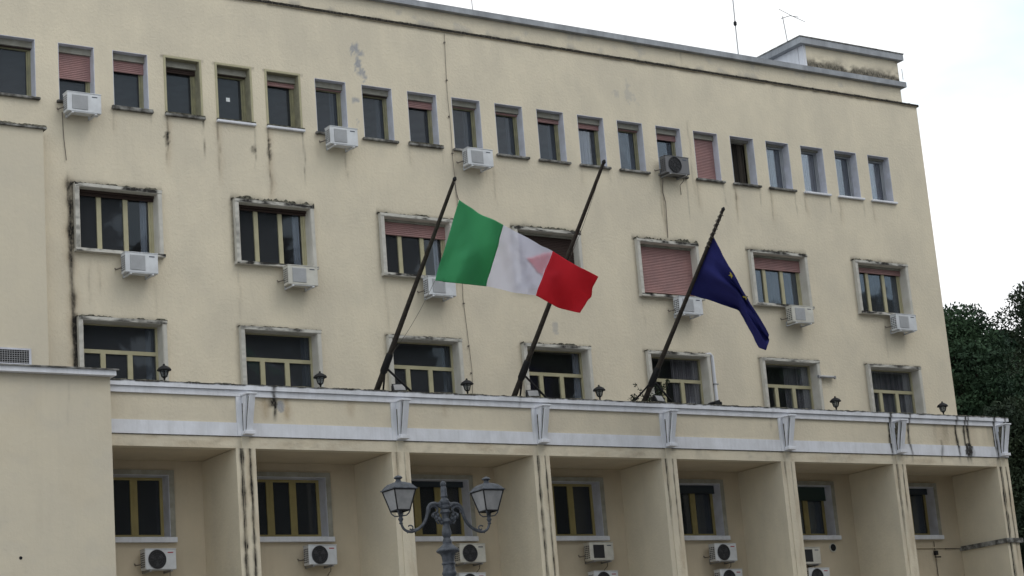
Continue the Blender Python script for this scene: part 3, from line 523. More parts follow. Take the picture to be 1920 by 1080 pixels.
for k, c in enumerate(FX):
    def fm(X, Z, c=c, k=k):
        L1 = [1.6, 5., 1.2, 5., 2.2, .9, 2.5, 5][k]; L2 = [3, 5., 1.5, 5., 2.8, 1.6, 2., 3.2][k]; kk = [.8, 1., .5, .95, .9, .6, .9, 1.3][k]; wd = [.02, .045, .02, .03, .025, .02, .028, .035][k]
        r = drip(X, Z, c-.11, -1.0, -1.0-L1, wd, kk, .009)*(.75+.5*vn(X*0, Z, .2, .25))+drip(X, Z, c+.10, -1.0, -1.0-L2, wd*.9, kk, .009)*(.75+.5*vn(X*0+5, Z, .2, .3))
        return np.stack([noneg(r*1.25), .3*sm(.4, .8, fb(X, Z, .2, .8)), 0*X], 1)
    o_ = (c, YF, GZ)
    mb = MB(); mb.box(c-.24, c+.24, YF+.004, -.002, GZ, -1.301)
    zl = np.concatenate([[GZ, -8, -6], np.arange(-4.8, -1.30, .05), [-1.301]]); mb.grid(np.linspace(c-.24, c+.24, 25), zl, YF, mask=fm)
    mb.box(c-.10, c+.09, YF-.02, YF-.001, GZ, -1.035); mb.grid(np.linspace(c-.10, c+.09, 12), zl, YF-.021, mask=fm)
    P_ = mb.build('pillar', PLASTER, B, o_)
    # white pier strip and tapered bracket under the cornice
    mb = MB(); slabgrid(mb, c-.20, c+.20, YF-.045, YF-.001, -1.029, -.136, bandm, .03, .04); mb.build('pier_strip', WHITE, B, (c, YF, -.6))
    mb = MB(); e0, e1 = YF-.045, YF-.1
    mb.prismx([(e0, -.14), (e0, -.93), (e0-.10, -.93), (e0-.33, -.14)], c-.02, c+.12)
    mb.prismx([(e0, -.14), (e0, -.93), (e0-.05, -.93), (e0-.24, -.14)], c-.075, c-.021)
    mb.box(c-.10, c+.15, e0-.18, e0, -1.01, -.931).box(c-.10, c+.16, e0-.345, e0, -.139, -.10)
    K_ = mb.build('bracket', WHITE, B, (c, YF, -.6), bevel=.006)
    mb = MB(); kk = 1.8 if k > 5 else 1.2
    mb.prismx([(e0-.242, -.18), (e0-.065, -.88), (e0-.075, -.9), (e0-.242-.02*kk, -.18)], c-.026, c-.0205)
    mb.prismx([(e0-.02, -.30), (e0-.02, -.92), (e0-.03-.012*kk, -.92), (e0-.03-.025*kk, -.30)], c-.079, c-.0755)
    if k > 5: mb.prismx([(e0-.06, -.16), (e0-.04, -.7), (e0-.06, -.7), (e0-.2, -.16)], c-.0835, c-.0795)
    mb.build('mould_streak', MOULD, K_, (c, YF, -.6))
# lower belt of the last bay and the ledge round the end pillar
MB().box(31.28, 31.95, YF-.06, -.01, -3.49, -3.36).build('pillar_ledge', SILL, B)
MB().box(27.76, 31.34, -.05, -.001, -3.40, -3.36).build('ledge_moulding', PLASTER_SHADE, B)

# left block standing forward with its dark coping, and the lower wing
def lm(X, Z): return np.stack([noneg(.8*np.exp(-((Z-6.34)/.05)**2)*fb(X, Z, .3, .1)), 0*X, 0*X], 1)
mb = MB(); slabgrid(mb, -6, 3.61, -.35, -.002, -1.2, 6.16, lm, .08, .1); mb.build('left_block', WING, B)
MB().box(-6, 3.68, -.42, -.001, 6.161, 6.20).build('coping', SILL, B)
crust(-1, 3.68, -.42, -.05, 6.2005, .05, 99).build('mould_crust', MOULD, B)
Lb = MB(); wx = 4.13
def wm(X, Z): return np.stack([noneg(.02*sm(.55, .75, fb(X, Z, .12, 1.4))+.25*drip(X, Z, 3.2, .0, -1.4, .02, .6)+.3*drip(X, Z, 1.6, .0, -.9, .02, .6)+.2*np.exp(-((Z-.0)/.05)**2)), .05*sm(.5, .8, fb(X, Z, 1.1, .8)), .08*sm(.55, .7, fb(X+9, Z, .8, .6))], 1)
Lb.box(-6, wx, -2.496, -.355, GZ, .03).grid(np.linspace(0, wx, 100), np.linspace(-6, .03, 110), -2.5, mask=wm); Wg = Lb.build('lower_wing', WING, B, (0, -1, GZ))
MB().box(-6, wx+.08, -2.66, -.356, .031, .14).build('wing_cornice', WHITE, Wg, (0, -1, .3))
MB().box(-6, wx+.13, -2.70, -.357, .141, .17).build('coping', SILL, Wg, (0, -1, .4))
# wall grille on the left block
gr = MB(); gr.box(1.1, 3.2, -.40, -.351, .68, .72).box(1.1, 3.2, -.40, -.351, 1.02, 1.06).box(3.15, 3.2, -.40, -.351, .72, 1.02).box(1.1, 1.15, -.40, -.351, .72, 1.02)
G_ = gr.build('wall_vent', REVEAL, B, (2, -.35, .6))
MB().box(1.15, 3.15, -.37, -.352, .72, 1.02).build('vent_shadow', BLACK, G_, (2, -.35, .6))
mb = MB()
for k in range(36): mb.box(1.17+k*.055, 1.182+k*.055, -.388, -.376, .72, 1.02)
for k in range(6): mb.box(1.15, 3.15, -.392, -.3885, .74+k*.048, .752+k*.048)
mb.build('mesh_grille', GALV, G_, (2, -.35, .6))
MB().tube([(2.1, -2.506, -3.78), (2.1, -2.499, -3.78)], .035, 10).build('hole', BLACK, Wg, (2.1, -2.5, -3.78))
# ============================================================ AIR CONDITIONERS
ACGREY = mat('grey_ac_casing', (.15, .15, .158), .55, .3)
ACY = mat('yellowed_ac_casing', (.60, .585, .53), .5, .35, col2=(.50, .48, .43), nscale=3)
def ac(x, zt, y, w_, h, kind, label, group, badge=None, cas=None):
    cas = cas or ACW
    d = .27; z0 = zt-h; t = thing('air_conditioner', (x+w_/2, y+d, z0), label, 'air conditioner', group); o_ = (x+w_/2, y+d, z0)
    MB().box(x, x+w_, y, y+d, z0, zt).build('casing', cas, t, o_, bevel=.012)
    MB().box(x-.004, x+w_+.006, y-.006, y+d+.01, zt+.001, zt+.016).build('top_cover', cas, t, o_)
    gx0, gx1, gz0, gz1 = x+.11*w_/.8, x+.60*w_, z0+.06, zt-.055
    if kind == 'square' or kind == 'dark_square':
        mb = MB(); mb.box(gx0, gx1, y-.010, y-.001, gz0, gz1); mb.build('fan_grille', ACG if kind == 'square' else ACD, t, o_, bevel=.01)
        mb = MB()
        for k in range(14): zz = gz0+.015+k*(gz1-gz0-.03)/13; mb.box(gx0+.01, gx1-.01, y-.016, y-.0105, zz-.004, zz+.004)
        mb.build('grille_bars', ACW if kind == 'square' else ACV, t, o_)
    else:
        cx, cz, r = (gx0+gx1)/2+.01, (z0+zt)/2, min(h*.46, (gx1-gx0)*.60); n = 28
        vs = [(cx, y-.004, cz)]+[(cx+r*math.cos(2*math.pi*k/n), y-.004, cz+r*math.sin(2*math.pi*k/n)) for k in range(n)]
        MB().add(vs, [(0, (k+1) % n+1, k+1) for k in range(n)]).build('fan_opening', ACD, t, o_)
        mb = MB()
        for rr_ in (.35, .6, .85, 1.0):
            q = r*rr_; mb.tube([(cx+q*math.cos(2*math.pi*k/24), y-.012, cz+q*math.sin(2*math.pi*k/24)) for k in range(25)], .004 if rr_ < 1 else .009, 4, False)
        for k in range(8): a = 2*math.pi*k/8+.2; mb.tube([(cx+.05*math.cos(a), y-.012, cz+.05*math.sin(a)), (cx+r*math.cos(a), y-.012, cz+r*math.sin(a))], .004, 4, False)
        mb.build('fan_guard', ACD if cas is ACGREY else ACV, t, o_)
        mb = MB()
        for k in range(3):
            a = 2*math.pi*k/3+.5; p = [(cx+q*r*math.cos(a+s_), y-.0065, cz+q*r*math.sin(a+s_)) for q, s_ in ((.15, 0), (.75, -.25), (.8, .35), (.15, .5))]; mb.add(p, [(0, 1, 2, 3)])
        mb.build('fan_blades', ACD if cas is ACGREY else ACV, t, o_)
    mb = MB(); 
    for r_ in range(7):
        for c_ in range(3): yy = y+.035+c_*.075; zz = z0+.06+r_*(h-.11)/7; mb.box(x-.004, x-.0005, yy, yy+.05, zz, zz+(h-.1)/7*.55)
    mb.build('side_vents', ACV if kind != 'round' else ACD, t, o_)
    bx = x+.70*w_
    MB().box(bx+.02, bx+.15, y-.004, y-.0005, zt-.085, zt-.062).build('maker_badge', badge or BLUEG, t, o_)
    mb = MB()
    for q in (x+.12*w_, x+.80*w_):
        mb.box(q, q+.04, y-.02, -.001, z0-.045, z0-.012).box(q, q+.04, -.012, -.001, z0-.044, z0+.1)
    mb.box(x+.12*w_, x+.84*w_, y+.01, y+.05, z0-.012, z0-.001)
    mb.build('wall_bracket', ACW if kind == 'square' else GALV, t, o_)
    MB().tube([(x-.02, y+.2, z0+.14), (x-.07, -.14, z0+.13), (x-.08, -.03, z0+.14), (x-.085, -.002, z0+.18)], .016, 6).build('refrigerant_pipe', CABLE, t, o_)
    if kind != 'square': MB().tube([(x+w_*.9, y+.2, z0), (x+w_*.92, y+.24, z0-.12), (x+w_*.9, -.03, z0-.2), (x+w_*.93, -.015, z0-.35-.25*(x % 1))], .010, 5).build('drain_hose', CABLE, t, o_)
    return t
GTOP = 'air conditioners under the small top windows'; GM = 'air conditioners under the middle row of windows'; GB = 'air conditioners on the loggia wall'
ac(4.18, 7.13, -.42, .82, .46, 'square', 'white air conditioner under the top window with a half lowered pink shutter', GTOP)
ac(10.96, 7.08, -.42, .78, .45, 'square', 'white air conditioner in the top row, second from the left', GTOP)
ac(14.96, 6.96, -.42, .78, .45, 'square', 'white air conditioner in the top row just above the tip of the first flagpole', GTOP)
ac(21.45, 7.44, -.42, .82, .48, 'round', 'air conditioner with a big round black fan under a small top window', GTOP, None, ACGREY)
ML = ['under the leftmost middle window beside the wall crack', 'under the second middle window from the left', 'partly behind the green corner of the striped flag', '', 'beside the blue flag under a window with nearly closed pink shutter', 'in the middle row, second from the right end', 'at the right end of the middle row near the building corner']
for i, x in ((0, 5.46), (1, 9.59), (2, 13.5), (4, 21.43), (5, 25.46), (6, 29.5)): ac(x, 3.43, -.42, .80, .47, 'square', 'white air conditioner '+ML[i], GM, None, ACY if i in (1, 5) else None)
BL = [(5.69, -3.34, 'round', 'air conditioner in the leftmost loggia bay, nearest the lower wing', RED), (9.74, -3.27, 'round', 'air conditioner with round fan in the second loggia bay, left of the street lamp', RED), (13.86, -3.26, 'round', 'upper air conditioner right behind the street lamp post', BLUEG), (17.74, -3.24, 'dark_square', 'upper air conditioner with a dark square grille in the fourth loggia bay', BLUEG), (21.80, -3.29, 'round', 'upper air conditioner with round fan in the fifth loggia bay', RED), (24.76, -3.40, 'dark_square', 'greyish air conditioner half hidden by a pillar left of the round wall hole', BLUEG)]
for x, z, k, l, bd in BL: ac(x, z, -.40, .74, .45, k, l, GB, bd, ACY if bd is BLUEG else None)
for x, l in ((13.80, 'lower air conditioner behind the street lamp post, cut by the photo edge'), (17.80, 'lower air conditioner in the fourth loggia bay with only its top showing'), (21.90, 'lower air conditioner in the fifth loggia bay with only its top showing'), (25.0, 'lower air conditioner in the sixth loggia bay beside the pillar, only its top showing')): ac(x, -3.97, -.40, .76, .45, 'round', l, GB, RED)
# round hole in the sixth bay
mb = MB(); mb.tube([(26.33, -.03, -3.36), (26.33, -.002, -3.36)], .125, 20); v = mb.build('vent_pipe_mouth', TRIM, B, (26.33, 0, -3.36))
MB().tube([(26.33, -.034, -3.36), (26.33, -.031, -3.36)], .10, 20).build('hole', BLACK, v, (26.33, 0, -3.36))

# ============================================================ TERRACE LAMPS, FLOODLIGHTS
def parapet_lamp(x, label):
    z = .13; t = thing('terrace_lamp', (x, -1.72, z), label, 'lamp', 'small black lamps on the terrace parapet'); o_ = (x, -1.72, z)
    MB().lathe([(0, .05), (.02, .05), (.03, .022), (.07, .016), (.085, .03), (.10, .018), (.12, .05), (.135, .055)], o_, 12).build('stem', IRON, t, o_, smooth=True)
    mb = MB()
    for k in range(6):
        a = 2*math.pi*k/6; mb.tube([(x+.065*math.cos(a), -1.72+.065*math.sin(a), z+.135), (x+.105*math.cos(a), -1.72+.105*math.sin(a), z+.27)], .009, 5)
    mb.build('cage', IRON, t, o_)
    MB().lathe([(.137, .060), (.268, .098)], o_, 6).build('lamp_glass', GLASS, t, o_)
    MB().lathe([(.270, .13), (.272, .158), (.288, .160), (.325, .135), (.36, .085), (.38, .04), (.395, .02), (.415, .026), (.43, .002)], o_, 12).build('cap', IRON, t, o_, smooth=True)
for x, l in ((5.72, 'leftmost small black lamp on the terrace parapet'), (9.58, 'small black lamp on the parapet beside the second terrace window from the left'), (13.57, 'small black lamp on the parapet between the first and second flagpoles'), (17.50, 'small black lamp on the parapet between the second and third flagpoles'), (25.47, 'small black lamp on the parapet below the white tube light'), (29.56, 'rightmost small black lamp on the terrace parapet')): parapet_lamp(x, l)
def flood(x, y, z, tilt, label, rz=0, lit=True, w_=.34):
    t = thing('floodlight', (x, y, z), label, 'floodlight', 'floodlights on the terrace parapet'); o_ = (0, 0, 0)
    def L(mb, name, m):
        o = mb.build(name, m, t, (x, y, z)); return o
    mb = MB(); c = (x, y, z+.16)
    mb.add([(x-w_/2, y-.05, z+.06), (x+w_/2, y-.05, z+.06), (x+w_/2, y+.12, z+.04), (x-w_/2, y+.12, z+.04), (x-w_/2, y+.06, z+.26), (x+w_/2, y+.06, z+.26), (x+w_/2*.7, y+.2, z+.2), (x-w_/2*.7, y+.2, z+.2)],
           [(3, 2, 1, 0), (4, 5, 6, 7), (0, 1, 5, 4), (1, 2, 6, 5), (2, 3, 7, 6), (3, 0, 4, 7)]); L(mb, 'housing', IRON)
    f = w_/2-.035; mb = MB(); mb.quad((x-f, y-.038, z+.085), (x+f, y-.038, z+.085), (x+f, y+.044, z+.236), (x-f, y+.044, z+.236)); mb.v = [(a, b-.006, c_+.001) for a, b, c_ in mb.v]; L(mb, 'glass_front', LGLASS if lit else ACV)
    L(MB().box(x-w_/2-.02, x-w_/2, y, y+.04, z, z+.2).box(x+w_/2, x+w_/2+.02, y, y+.04, z, z+.2).box(x-w_/2-.02, x+w_/2+.02, y, y+.04, z-.0, z+.02), 'yoke', IRON); t.rotation_euler.z = rz
flood(11.78, -1.55, .14, 0, 'floodlight on the parapet at the foot of the leftmost flagpole', -.25)
flood(15.60, -1.55, .14, 0, 'floodlight on the parapet at the foot of the middle flagpole', -.25)
flood(19.50, -1.6, .14, 0, 'bright faced floodlight at the foot of the pole with the blue flag', .2)
flood(21.45, -1.5, .06, 0, 'black floodlight lying on the parapet below the white downpipe', 1.6, False, .4)

# ============================================================ FLAGPOLES
def flagpole(x, tip, label, frayed=False):
    ty, tz = tip; b0 = Vector((x, -1.0, -.50)); s = Vector((x, -1.7, .20)); T = Vector((x, ty, tz)); d = (T-s).normalized(); foot = s-d*1.25; foot.z = max(foot.z, -.74)
    t = thing('flagpole', tuple(foot), label, 'flagpole', 'leaning flagpoles on the terrace'); o_ = tuple(foot)
    Lh = (T-s).length
    MB().tube([foot, s, s+d*1.2, s+d*Lh*.6, T-d*.25, T], [.07, .068, .062, .05, .040, .036], 10).build('pole', POLE, t, o_, smooth=True)
    MB().tube([s+d*.45, s+d*.5, s+d*.95, s+d*1.0], [.07, .088, .085, .066], 10).build('collar', IRON, t, o_, smooth=True)
    MB().tube([T-d*.02, T+d*.02, T+d*.07], [.04, .05, .02], 8).build('finial', IRON, t, o_, smooth=True)
    q = s+d*.62
    MB().tube([q, (x+1.05, -1.62, .13)], .028, 6).build('brace', IRON, t, o_); MB().tube([q, (x-.35 if frayed else x+.2, -1.62, .13)], .024, 6).build('brace', IRON, t, o_)
    if frayed:
        r_ = random.Random(4); pts = []; n = 60
        for k in range(n): a = k*.9; p = T-d*(.03+k*.018); rad_ = .045+r_.uniform(0, .02); pts.append(p+Vector((math.cos(a), .7*math.sin(a), .7*math.sin(a)))*rad_)
        MB().tube(pts, .012, 4).build('wrapped_rope', mat('old_rope', (.14, .125, .11), .9), t, o_)
    return s, d, T, t, o_
s1, d1, T1, P1, O1 = flagpole(11.08, (-5.70, 4.14), 'leftmost leaning flagpole, carrying the green white and red flag')
s2, d2, T2, P2, O2 = flagpole(14.94, (-6.14, 4.81), 'middle leaning flagpole without a flag, passing behind the striped flag')
s3, d3, T3, P3, O3 = flagpole(18.92, (-5.53, 4.20), 'rightmost leaning flagpole with frayed wrapped tip, carrying the blue flag', True)
def sag(a, b, s_, n=10): a = Vector(a); b = Vector(b); return [a.lerp(b, k/n)-Vector((0, 0, s_*4*(k/n)*(1-k/n))) for k in range(n+1)]
MB().tube([T1, (11.09, -5.70, 3.9), FLAG_ITALY[0][0]], .010, 4).tube(sag(FLAG_ITALY[0][-1], tuple(s1+d1*.9), .12), .006, 4).build('halyard', CABLE, P1, O1)
MB().tube(sag(T2-d2*.1, T2-d2*2.4+Vector((.05, 0, -.06)), .1), .006, 4).build('halyard', CABLE, P2, O2)

# ============================================================ FLAGS
def catmull(G, su, sv):      # refine a coarse grid of points
    G = np.array(G, float)
    def up(A, s):
        n = len(A); out = []
        for i in range(n-1):
            p0 = A[max(i-1, 0)]; p1 = A[i]; p2 = A[i+1]; p3 = A[min(i+2, n-1)]
            for k in range(s):
                t = k/s; out.append(.5*((2*p1)+(-p0+p2)*t+(2*p0-5*p1+4*p2-p3)*t*t+(-p0+3*p1-3*p2+p3)*t**3))
        out.append(A[-1]); return np.array(out)
    G = up(G, su); return np.transpose(up(np.transpose(G, (1, 0, 2)), sv), (1, 0, 2))
def cloth(G, i0, i1):
    mb = MB(); A = G[i0:i1+1]; n, m = A.shape[:2]; mb.add(A.reshape(-1, 3).tolist(), [(i*m+j, i*m+j+1, (i+1)*m+j+1, (i+1)*m+j) for i in range(n-1) for j in range(m-1)]); return mb
def solid(o, th=.004): md = o.modifiers.new('thickness', 'SOLIDIFY'); md.thickness = th; md.offset = 0; return o
G1 = catmull(FLAG_ITALY, 4, 4); h0 = FLAG_ITALY[0][0]
fl = thing('flag', h0, 'green white and red striped flag blowing out from the leftmost pole', 'flag', 'flags on the terrace poles')
def frag(A):   # small irregular creases
    n, m = A.shape[:2]; I, J = np.meshgrid(np.arange(n), np.arange(m), indexing='ij')
    A = A.copy(); A[..., 1] += .030*(vn(I+J*.7, J-I*.3, 6, 10)-.5)*2+.012*(vn(I*1., J*1.+40, 2.5, 6)-.5); return A
G1 = frag(G1)
solid(cloth(G1, 0, 24).build('green_stripe', F_GREEN, fl, h0, smooth='all'))
cloth(G1, 24, 48).build('white_stripe', F_WHITE, fl, h0, smooth='all')
solid(cloth(G1, 48, 72).build('red_stripe', F_RED, fl, h0, smooth='all'))
# corner of the red stripe folded back behind the white cloth
def at(G, u, v): n, m = G.shape[:2]; return Vector(G[int(round(u*(n-1))), int(round(v*(m-1)))])
mb = MB(); vs = []; fs = []; NN = 8
Aa, Bb, Cc = (.663, .01), (.53, .33), (.663, .56)
def behind(p, d=.05): return p+(p-Vector((-12.13, -41.6, -8.8))).normalized()*d
idx = {}
for i in range(NN+1):
    for j in range(NN+1-i):
        a, b = i/NN, j/NN; c_ = 1-a-b; u = Aa[0]*c_+Bb[0]*a+Cc[0]*b; v_ = Aa[1]*c_+Bb[1]*a+Cc[1]*b; idx[i, j] = len(vs); vs.append(tuple(behind(at(G1, u, v_))))
for i in range(NN):
    for j in range(NN-i):
        fs.append((idx[i, j], idx[i+1, j], idx[i, j+1]))
        if j < NN-i-1: fs.append((idx[i+1, j], idx[i+1, j+1], idx[i, j+1]))
mb.add(vs, fs).build('folded_corner', F_RED, fl, h0)
G3 = frag(catmull(FLAG_BLUE, 3, 4)); h3 = FLAG_BLUE[0][0]
f3 = thing('flag', h3, 'dark blue flag with yellow stars drooping from the rightmost pole', 'flag', 'flags on the terrace poles')
solid(cloth(G3, 0, G3.shape[0]-1).build('blue_field', F_BLUE, f3, h3, smooth='all'), .005)
def star(c, ux, uz, r, part=1.0):
    c = Vector(c); ux = Vector(ux).normalized(); uz = Vector(uz).normalized(); vs = [c]
    for k in range(10):
        a = math.pi/2+k*math.pi/5; q = r*(1 if k % 2 == 0 else .42); x_ = q*math.cos(a); x_ = max(x_, -r*1) if part == 1 else min(x_, r*.05)
        vs.append(c+ux*x_+uz*q*math.sin(a))
    return MB().add(vs, [(0, k+1, (k+1) % 10+1) for k in range(10)])
def onflag(px_uv):
    n, m = G3.shape[:2]; i = min(n-2, max(1, int(px_uv[0]*(n-1)))); j = min(m-2, max(1, int(px_uv[1]*(m-1)))); p = Vector(G3[i, j]); tu = Vector(G3[i+1, j]-G3[i-1, j]); tv = Vector(G3[i, j-1]-G3[i, j+1]); nrm = tu.cross(tv).normalized()
    if nrm.y > 0: nrm = -nrm
    return p+nrm*.02, tu, nrm
for u_, v_, r_, pt in ((.40, .10, .095, 1), (.615, .12, .075, .5), (.65, .04, .08, 1)):
    n, m = G3.shape[:2]; i = int(round(u_*(n-1))); j = max(1, int(round(v_*(m-1))))
    tu = Vector(G3[i+1, j]-G3[i-1, j]); tv = Vector(G3[i, j-1]-G3[i, j+1]); nm = tu.cross(tv).normalized(); vw = (Vector((-12.13, -41.6, -8.8))-Vector(G3[i, j])).normalized(); nm = -nm if nm.dot(vw) < 0 else nm
    nm = (nm+vw).normalized()
    ux = Vector((1, 0, 0)); ux = (ux-nm*ux.dot(nm)).normalized(); uz = nm.cross(ux); uz = uz if uz.z > 0 else -uz
    star(Vector(G3[i, j])+vw*.04, ux, uz, r_, pt).build('star', F_STAR, f3, h3)

# ============================================================ SMALL WALL THINGS
t = thing('tube_light', (26.75, 0, 1.45), 'white tube light on the wall right of a terrace window', 'light'); o_ = (26.75, 0, 1.45)
MB().tube([(26.46, -.12, 1.48), (27.06, -.12, 1.48)], .03, 10).build('tube', LGLASS, t, o_, smooth=True); MB().box(26.44, 27.08, -.09, -.03, 1.50, 1.53).box(26.72, 26.78, -.03, -.001, 1.46, 1.55).build('housing', ACW, t, o_); MB().box(26.43, 26.47, -.15, -.09, 1.44, 1.52).box(27.05, 27.09, -.15, -.09, 1.44, 1.52).build('end_cap', GALV, t, o_)
t = thing('downpipe', (22.66, 0, -.75), 'white plastic pipe running down beside a terrace window to the parapet', 'pipe'); o_ = (22.66, 0, -.75)
MB().tube([(22.44, -.05, 1.93), (22.60, -.07, 1.95), (22.66, -.07, 1.90), (22.68, -.07, -.74)], .05, 10).build('pipe', WHITE, t, o_, smooth=True)
MB().box(22.60, 22.75, -.125, -.001, 1.1, 1.13).box(22.60, 22.75, -.125, -.001, .3, .33).build('clip', GALV, t, o_)
def cable(pts, label, r=.011, clips=None, nm='cable'):
    t = thing(nm, pts[0], label, 'cable'); MB().tube(pts, r, 5).build('wire', CABLE, t, pts[0])
    if clips:
        mb = MB(); [mb.box(x-.02, x+.02, -.045, -.001, z-.015, z+.015) for x, z in clips]; mb.build('clip', CABLE, t, pts[0])
    return t
cable([(14.77, -.03, 10.2), (14.75, -.02, 9.4), (14.72, -.03, 8.5), (14.76, -.02, 7.6), (14.74, -.03, 6.7), (14.79, -.02, 5.7), (14.78, -.03, 4.4), (14.74, -.02, 3.0), (14.79, -.02, 2.2), (14.84, -.03, 1.2), (14.81, -.02, .5), (14.82, -.03, -.2)], 'long thin cable clipped down the whole wall above the first flag', .007, [(14.76, 9.95), (14.74, 8.9), (14.73, 7.9), (14.75, 6.9), (14.78, 3.8), (14.75, 2.9), (14.8, 1.8), (14.82, 1.1)])
cable([(21.6, -.03, 6.9), (21.56, -.02, 6.5), (21.62, -.03, 6.2), (21.58, -.02, 5.2)], 'cable hanging from the air conditioner with the round black fan', .011)
cable([(4.2, -.03, 6.75), (4.22, -.02, 6.2), (4.27, -.03, 5.6)], 'thin dark cable trailing below the leftmost top air conditioner', .010)
t = cable([(30.67, -.03, -3.42), (31.36, -.03, -3.40), (31.36, -1.0, -3.38), (31.36, -1.75, -3.36)], 'brown cable running round the last bay to the end pillar', .016)
t = thing('shutoff_valve', (30.25, 0, -3.6), 'small dark valve on a thin pipe under the last loggia window', 'valve')
MB().tube([(30.25, -.03, -3.2), (30.25, -.03, -5.2)], .012, 6).build('pipe', CABLE, t, (30.25, 0, -3.6)); MB().box(30.2, 30.3, -.10, -.015, -3.6, -3.48).tube([(30.18, -.08, -3.66), (30.38, -.1, -3.66)], .02, 6).build('tap', IRON, t, (30.25, 0, -3.6))
# roof masts
def rod(pts, r, label, nm='roof_mast', rest=None):
    t = thing(nm, pts[0], label, 'antenna'); MB().tube(pts, r, 6).build('rod', GALV, t, pts[0]); return t
rod([(16.41, 1.0, 11.27), (16.40, 1.0, 12.6), (16.36, 1.0, 13.6)], .012, 'thin rod mast on the roof at the upper middle edge of the photo')
t = rod([(25.79, 1.0, 11.27), (25.80, 1.0, 12.4), (25.84, 1.0, 14.6)], .017, 'tall plain mast on the roof left of the penthouse'); MB().lathe([(1.0, .02), (1.04, .05), (1.12, .05), (1.16, .02)], (25.80, 1.0, 11.4), 8).build('coupling', IRON, t, (25.79, 1, 11.27))
t = rod([(27.78, 1.0, 11.27), (27.82, 1.0, 12.2), (27.74, 1.0, 13.0)], .014, 'television aerial with crossed rods beside the penthouse', 'television_aerial')
MB().tube([(27.68, 1.0, 12.92), (28.0, .95, 13.04), (28.3, .9, 13.02)], .010, 5).build('boom', IRON, t, (27.78, 1, 11.27)); MB().tube([(27.62, 1.0, 13.22), (28.1, .92, 13.02), (28.5, .85, 12.88)], .008, 5).tube([(27.62, 1.0, 11.98), (28.0, .9, 11.80)], .02, 5).build('cross_rod', IRON, t, (27.78, 1, 11.27))
rod([(31.88, .35, 11.27), (31.88, .35, 11.62)], .010, 'tiny rod on the right end of the roof cornice')
# ============================================================ STREET LAMP
LX, LY = 2.655, -17.85
def zz(v): return -4.727+(v-205)*(-6.057+4.727)/(1080-205)
t = thing('street_lamp', (LX, LY, GZ), 'ornate grey iron street lamp with two lanterns on curved arms', 'street lamp'); o_ = (LX, LY, GZ); k_ = .00153
prof = [(205, 1), (208, 12), (215, 22), (230, 29), (248, 28), (256, 22), (268, 27), (300, 29), (338, 30), (350, 34), (358, 28), (368, 28), (378, 38), (400, 44), (415, 42), (428, 34), (438, 46), (458, 46), (468, 36), (480, 46), (500, 50), (510, 38), (520, 34), (555, 34), (565, 44), (585, 48), (597, 34), (612, 30), (640, 36), (675, 44), (700, 44), (715, 38), (732, 30), (745, 36), (765, 44), (785, 42), (795, 50), (810, 66), (830, 92), (845, 106), (856, 106), (864, 96), (876, 74), (900, 62), (940, 56), (955, 57), (962, 64), (972, 64), (982, 55), (1010, 56), (1035, 58), (1048, 66), (1060, 68), (1072, 62), (1084, 56)]
pr = [(zz(v)-GZ, r*k_) for v, r in prof]
pr += [(zz(1300)-GZ, .092), (3.0, .10), (1.9, .11), (1.85, .15), (1.78, .15), (1.72, .12), (1.1, .13), (1.05, .19), (.95, .19), (.85, .16), (.4, .2), (.35, .27), (.12, .3), (.1, .36), (0, .36)]
MB().lathe(list(reversed(pr)), (LX, LY, GZ), 28).build('post', LAMPM, t, o_, smooth=True)
def P(dx, v): return Vector((LX+dx*k_*.97/math.cos(R(4)), LY, zz(v)))     # dx in photo-zoom units along the arm axis
AXS = 1/.85
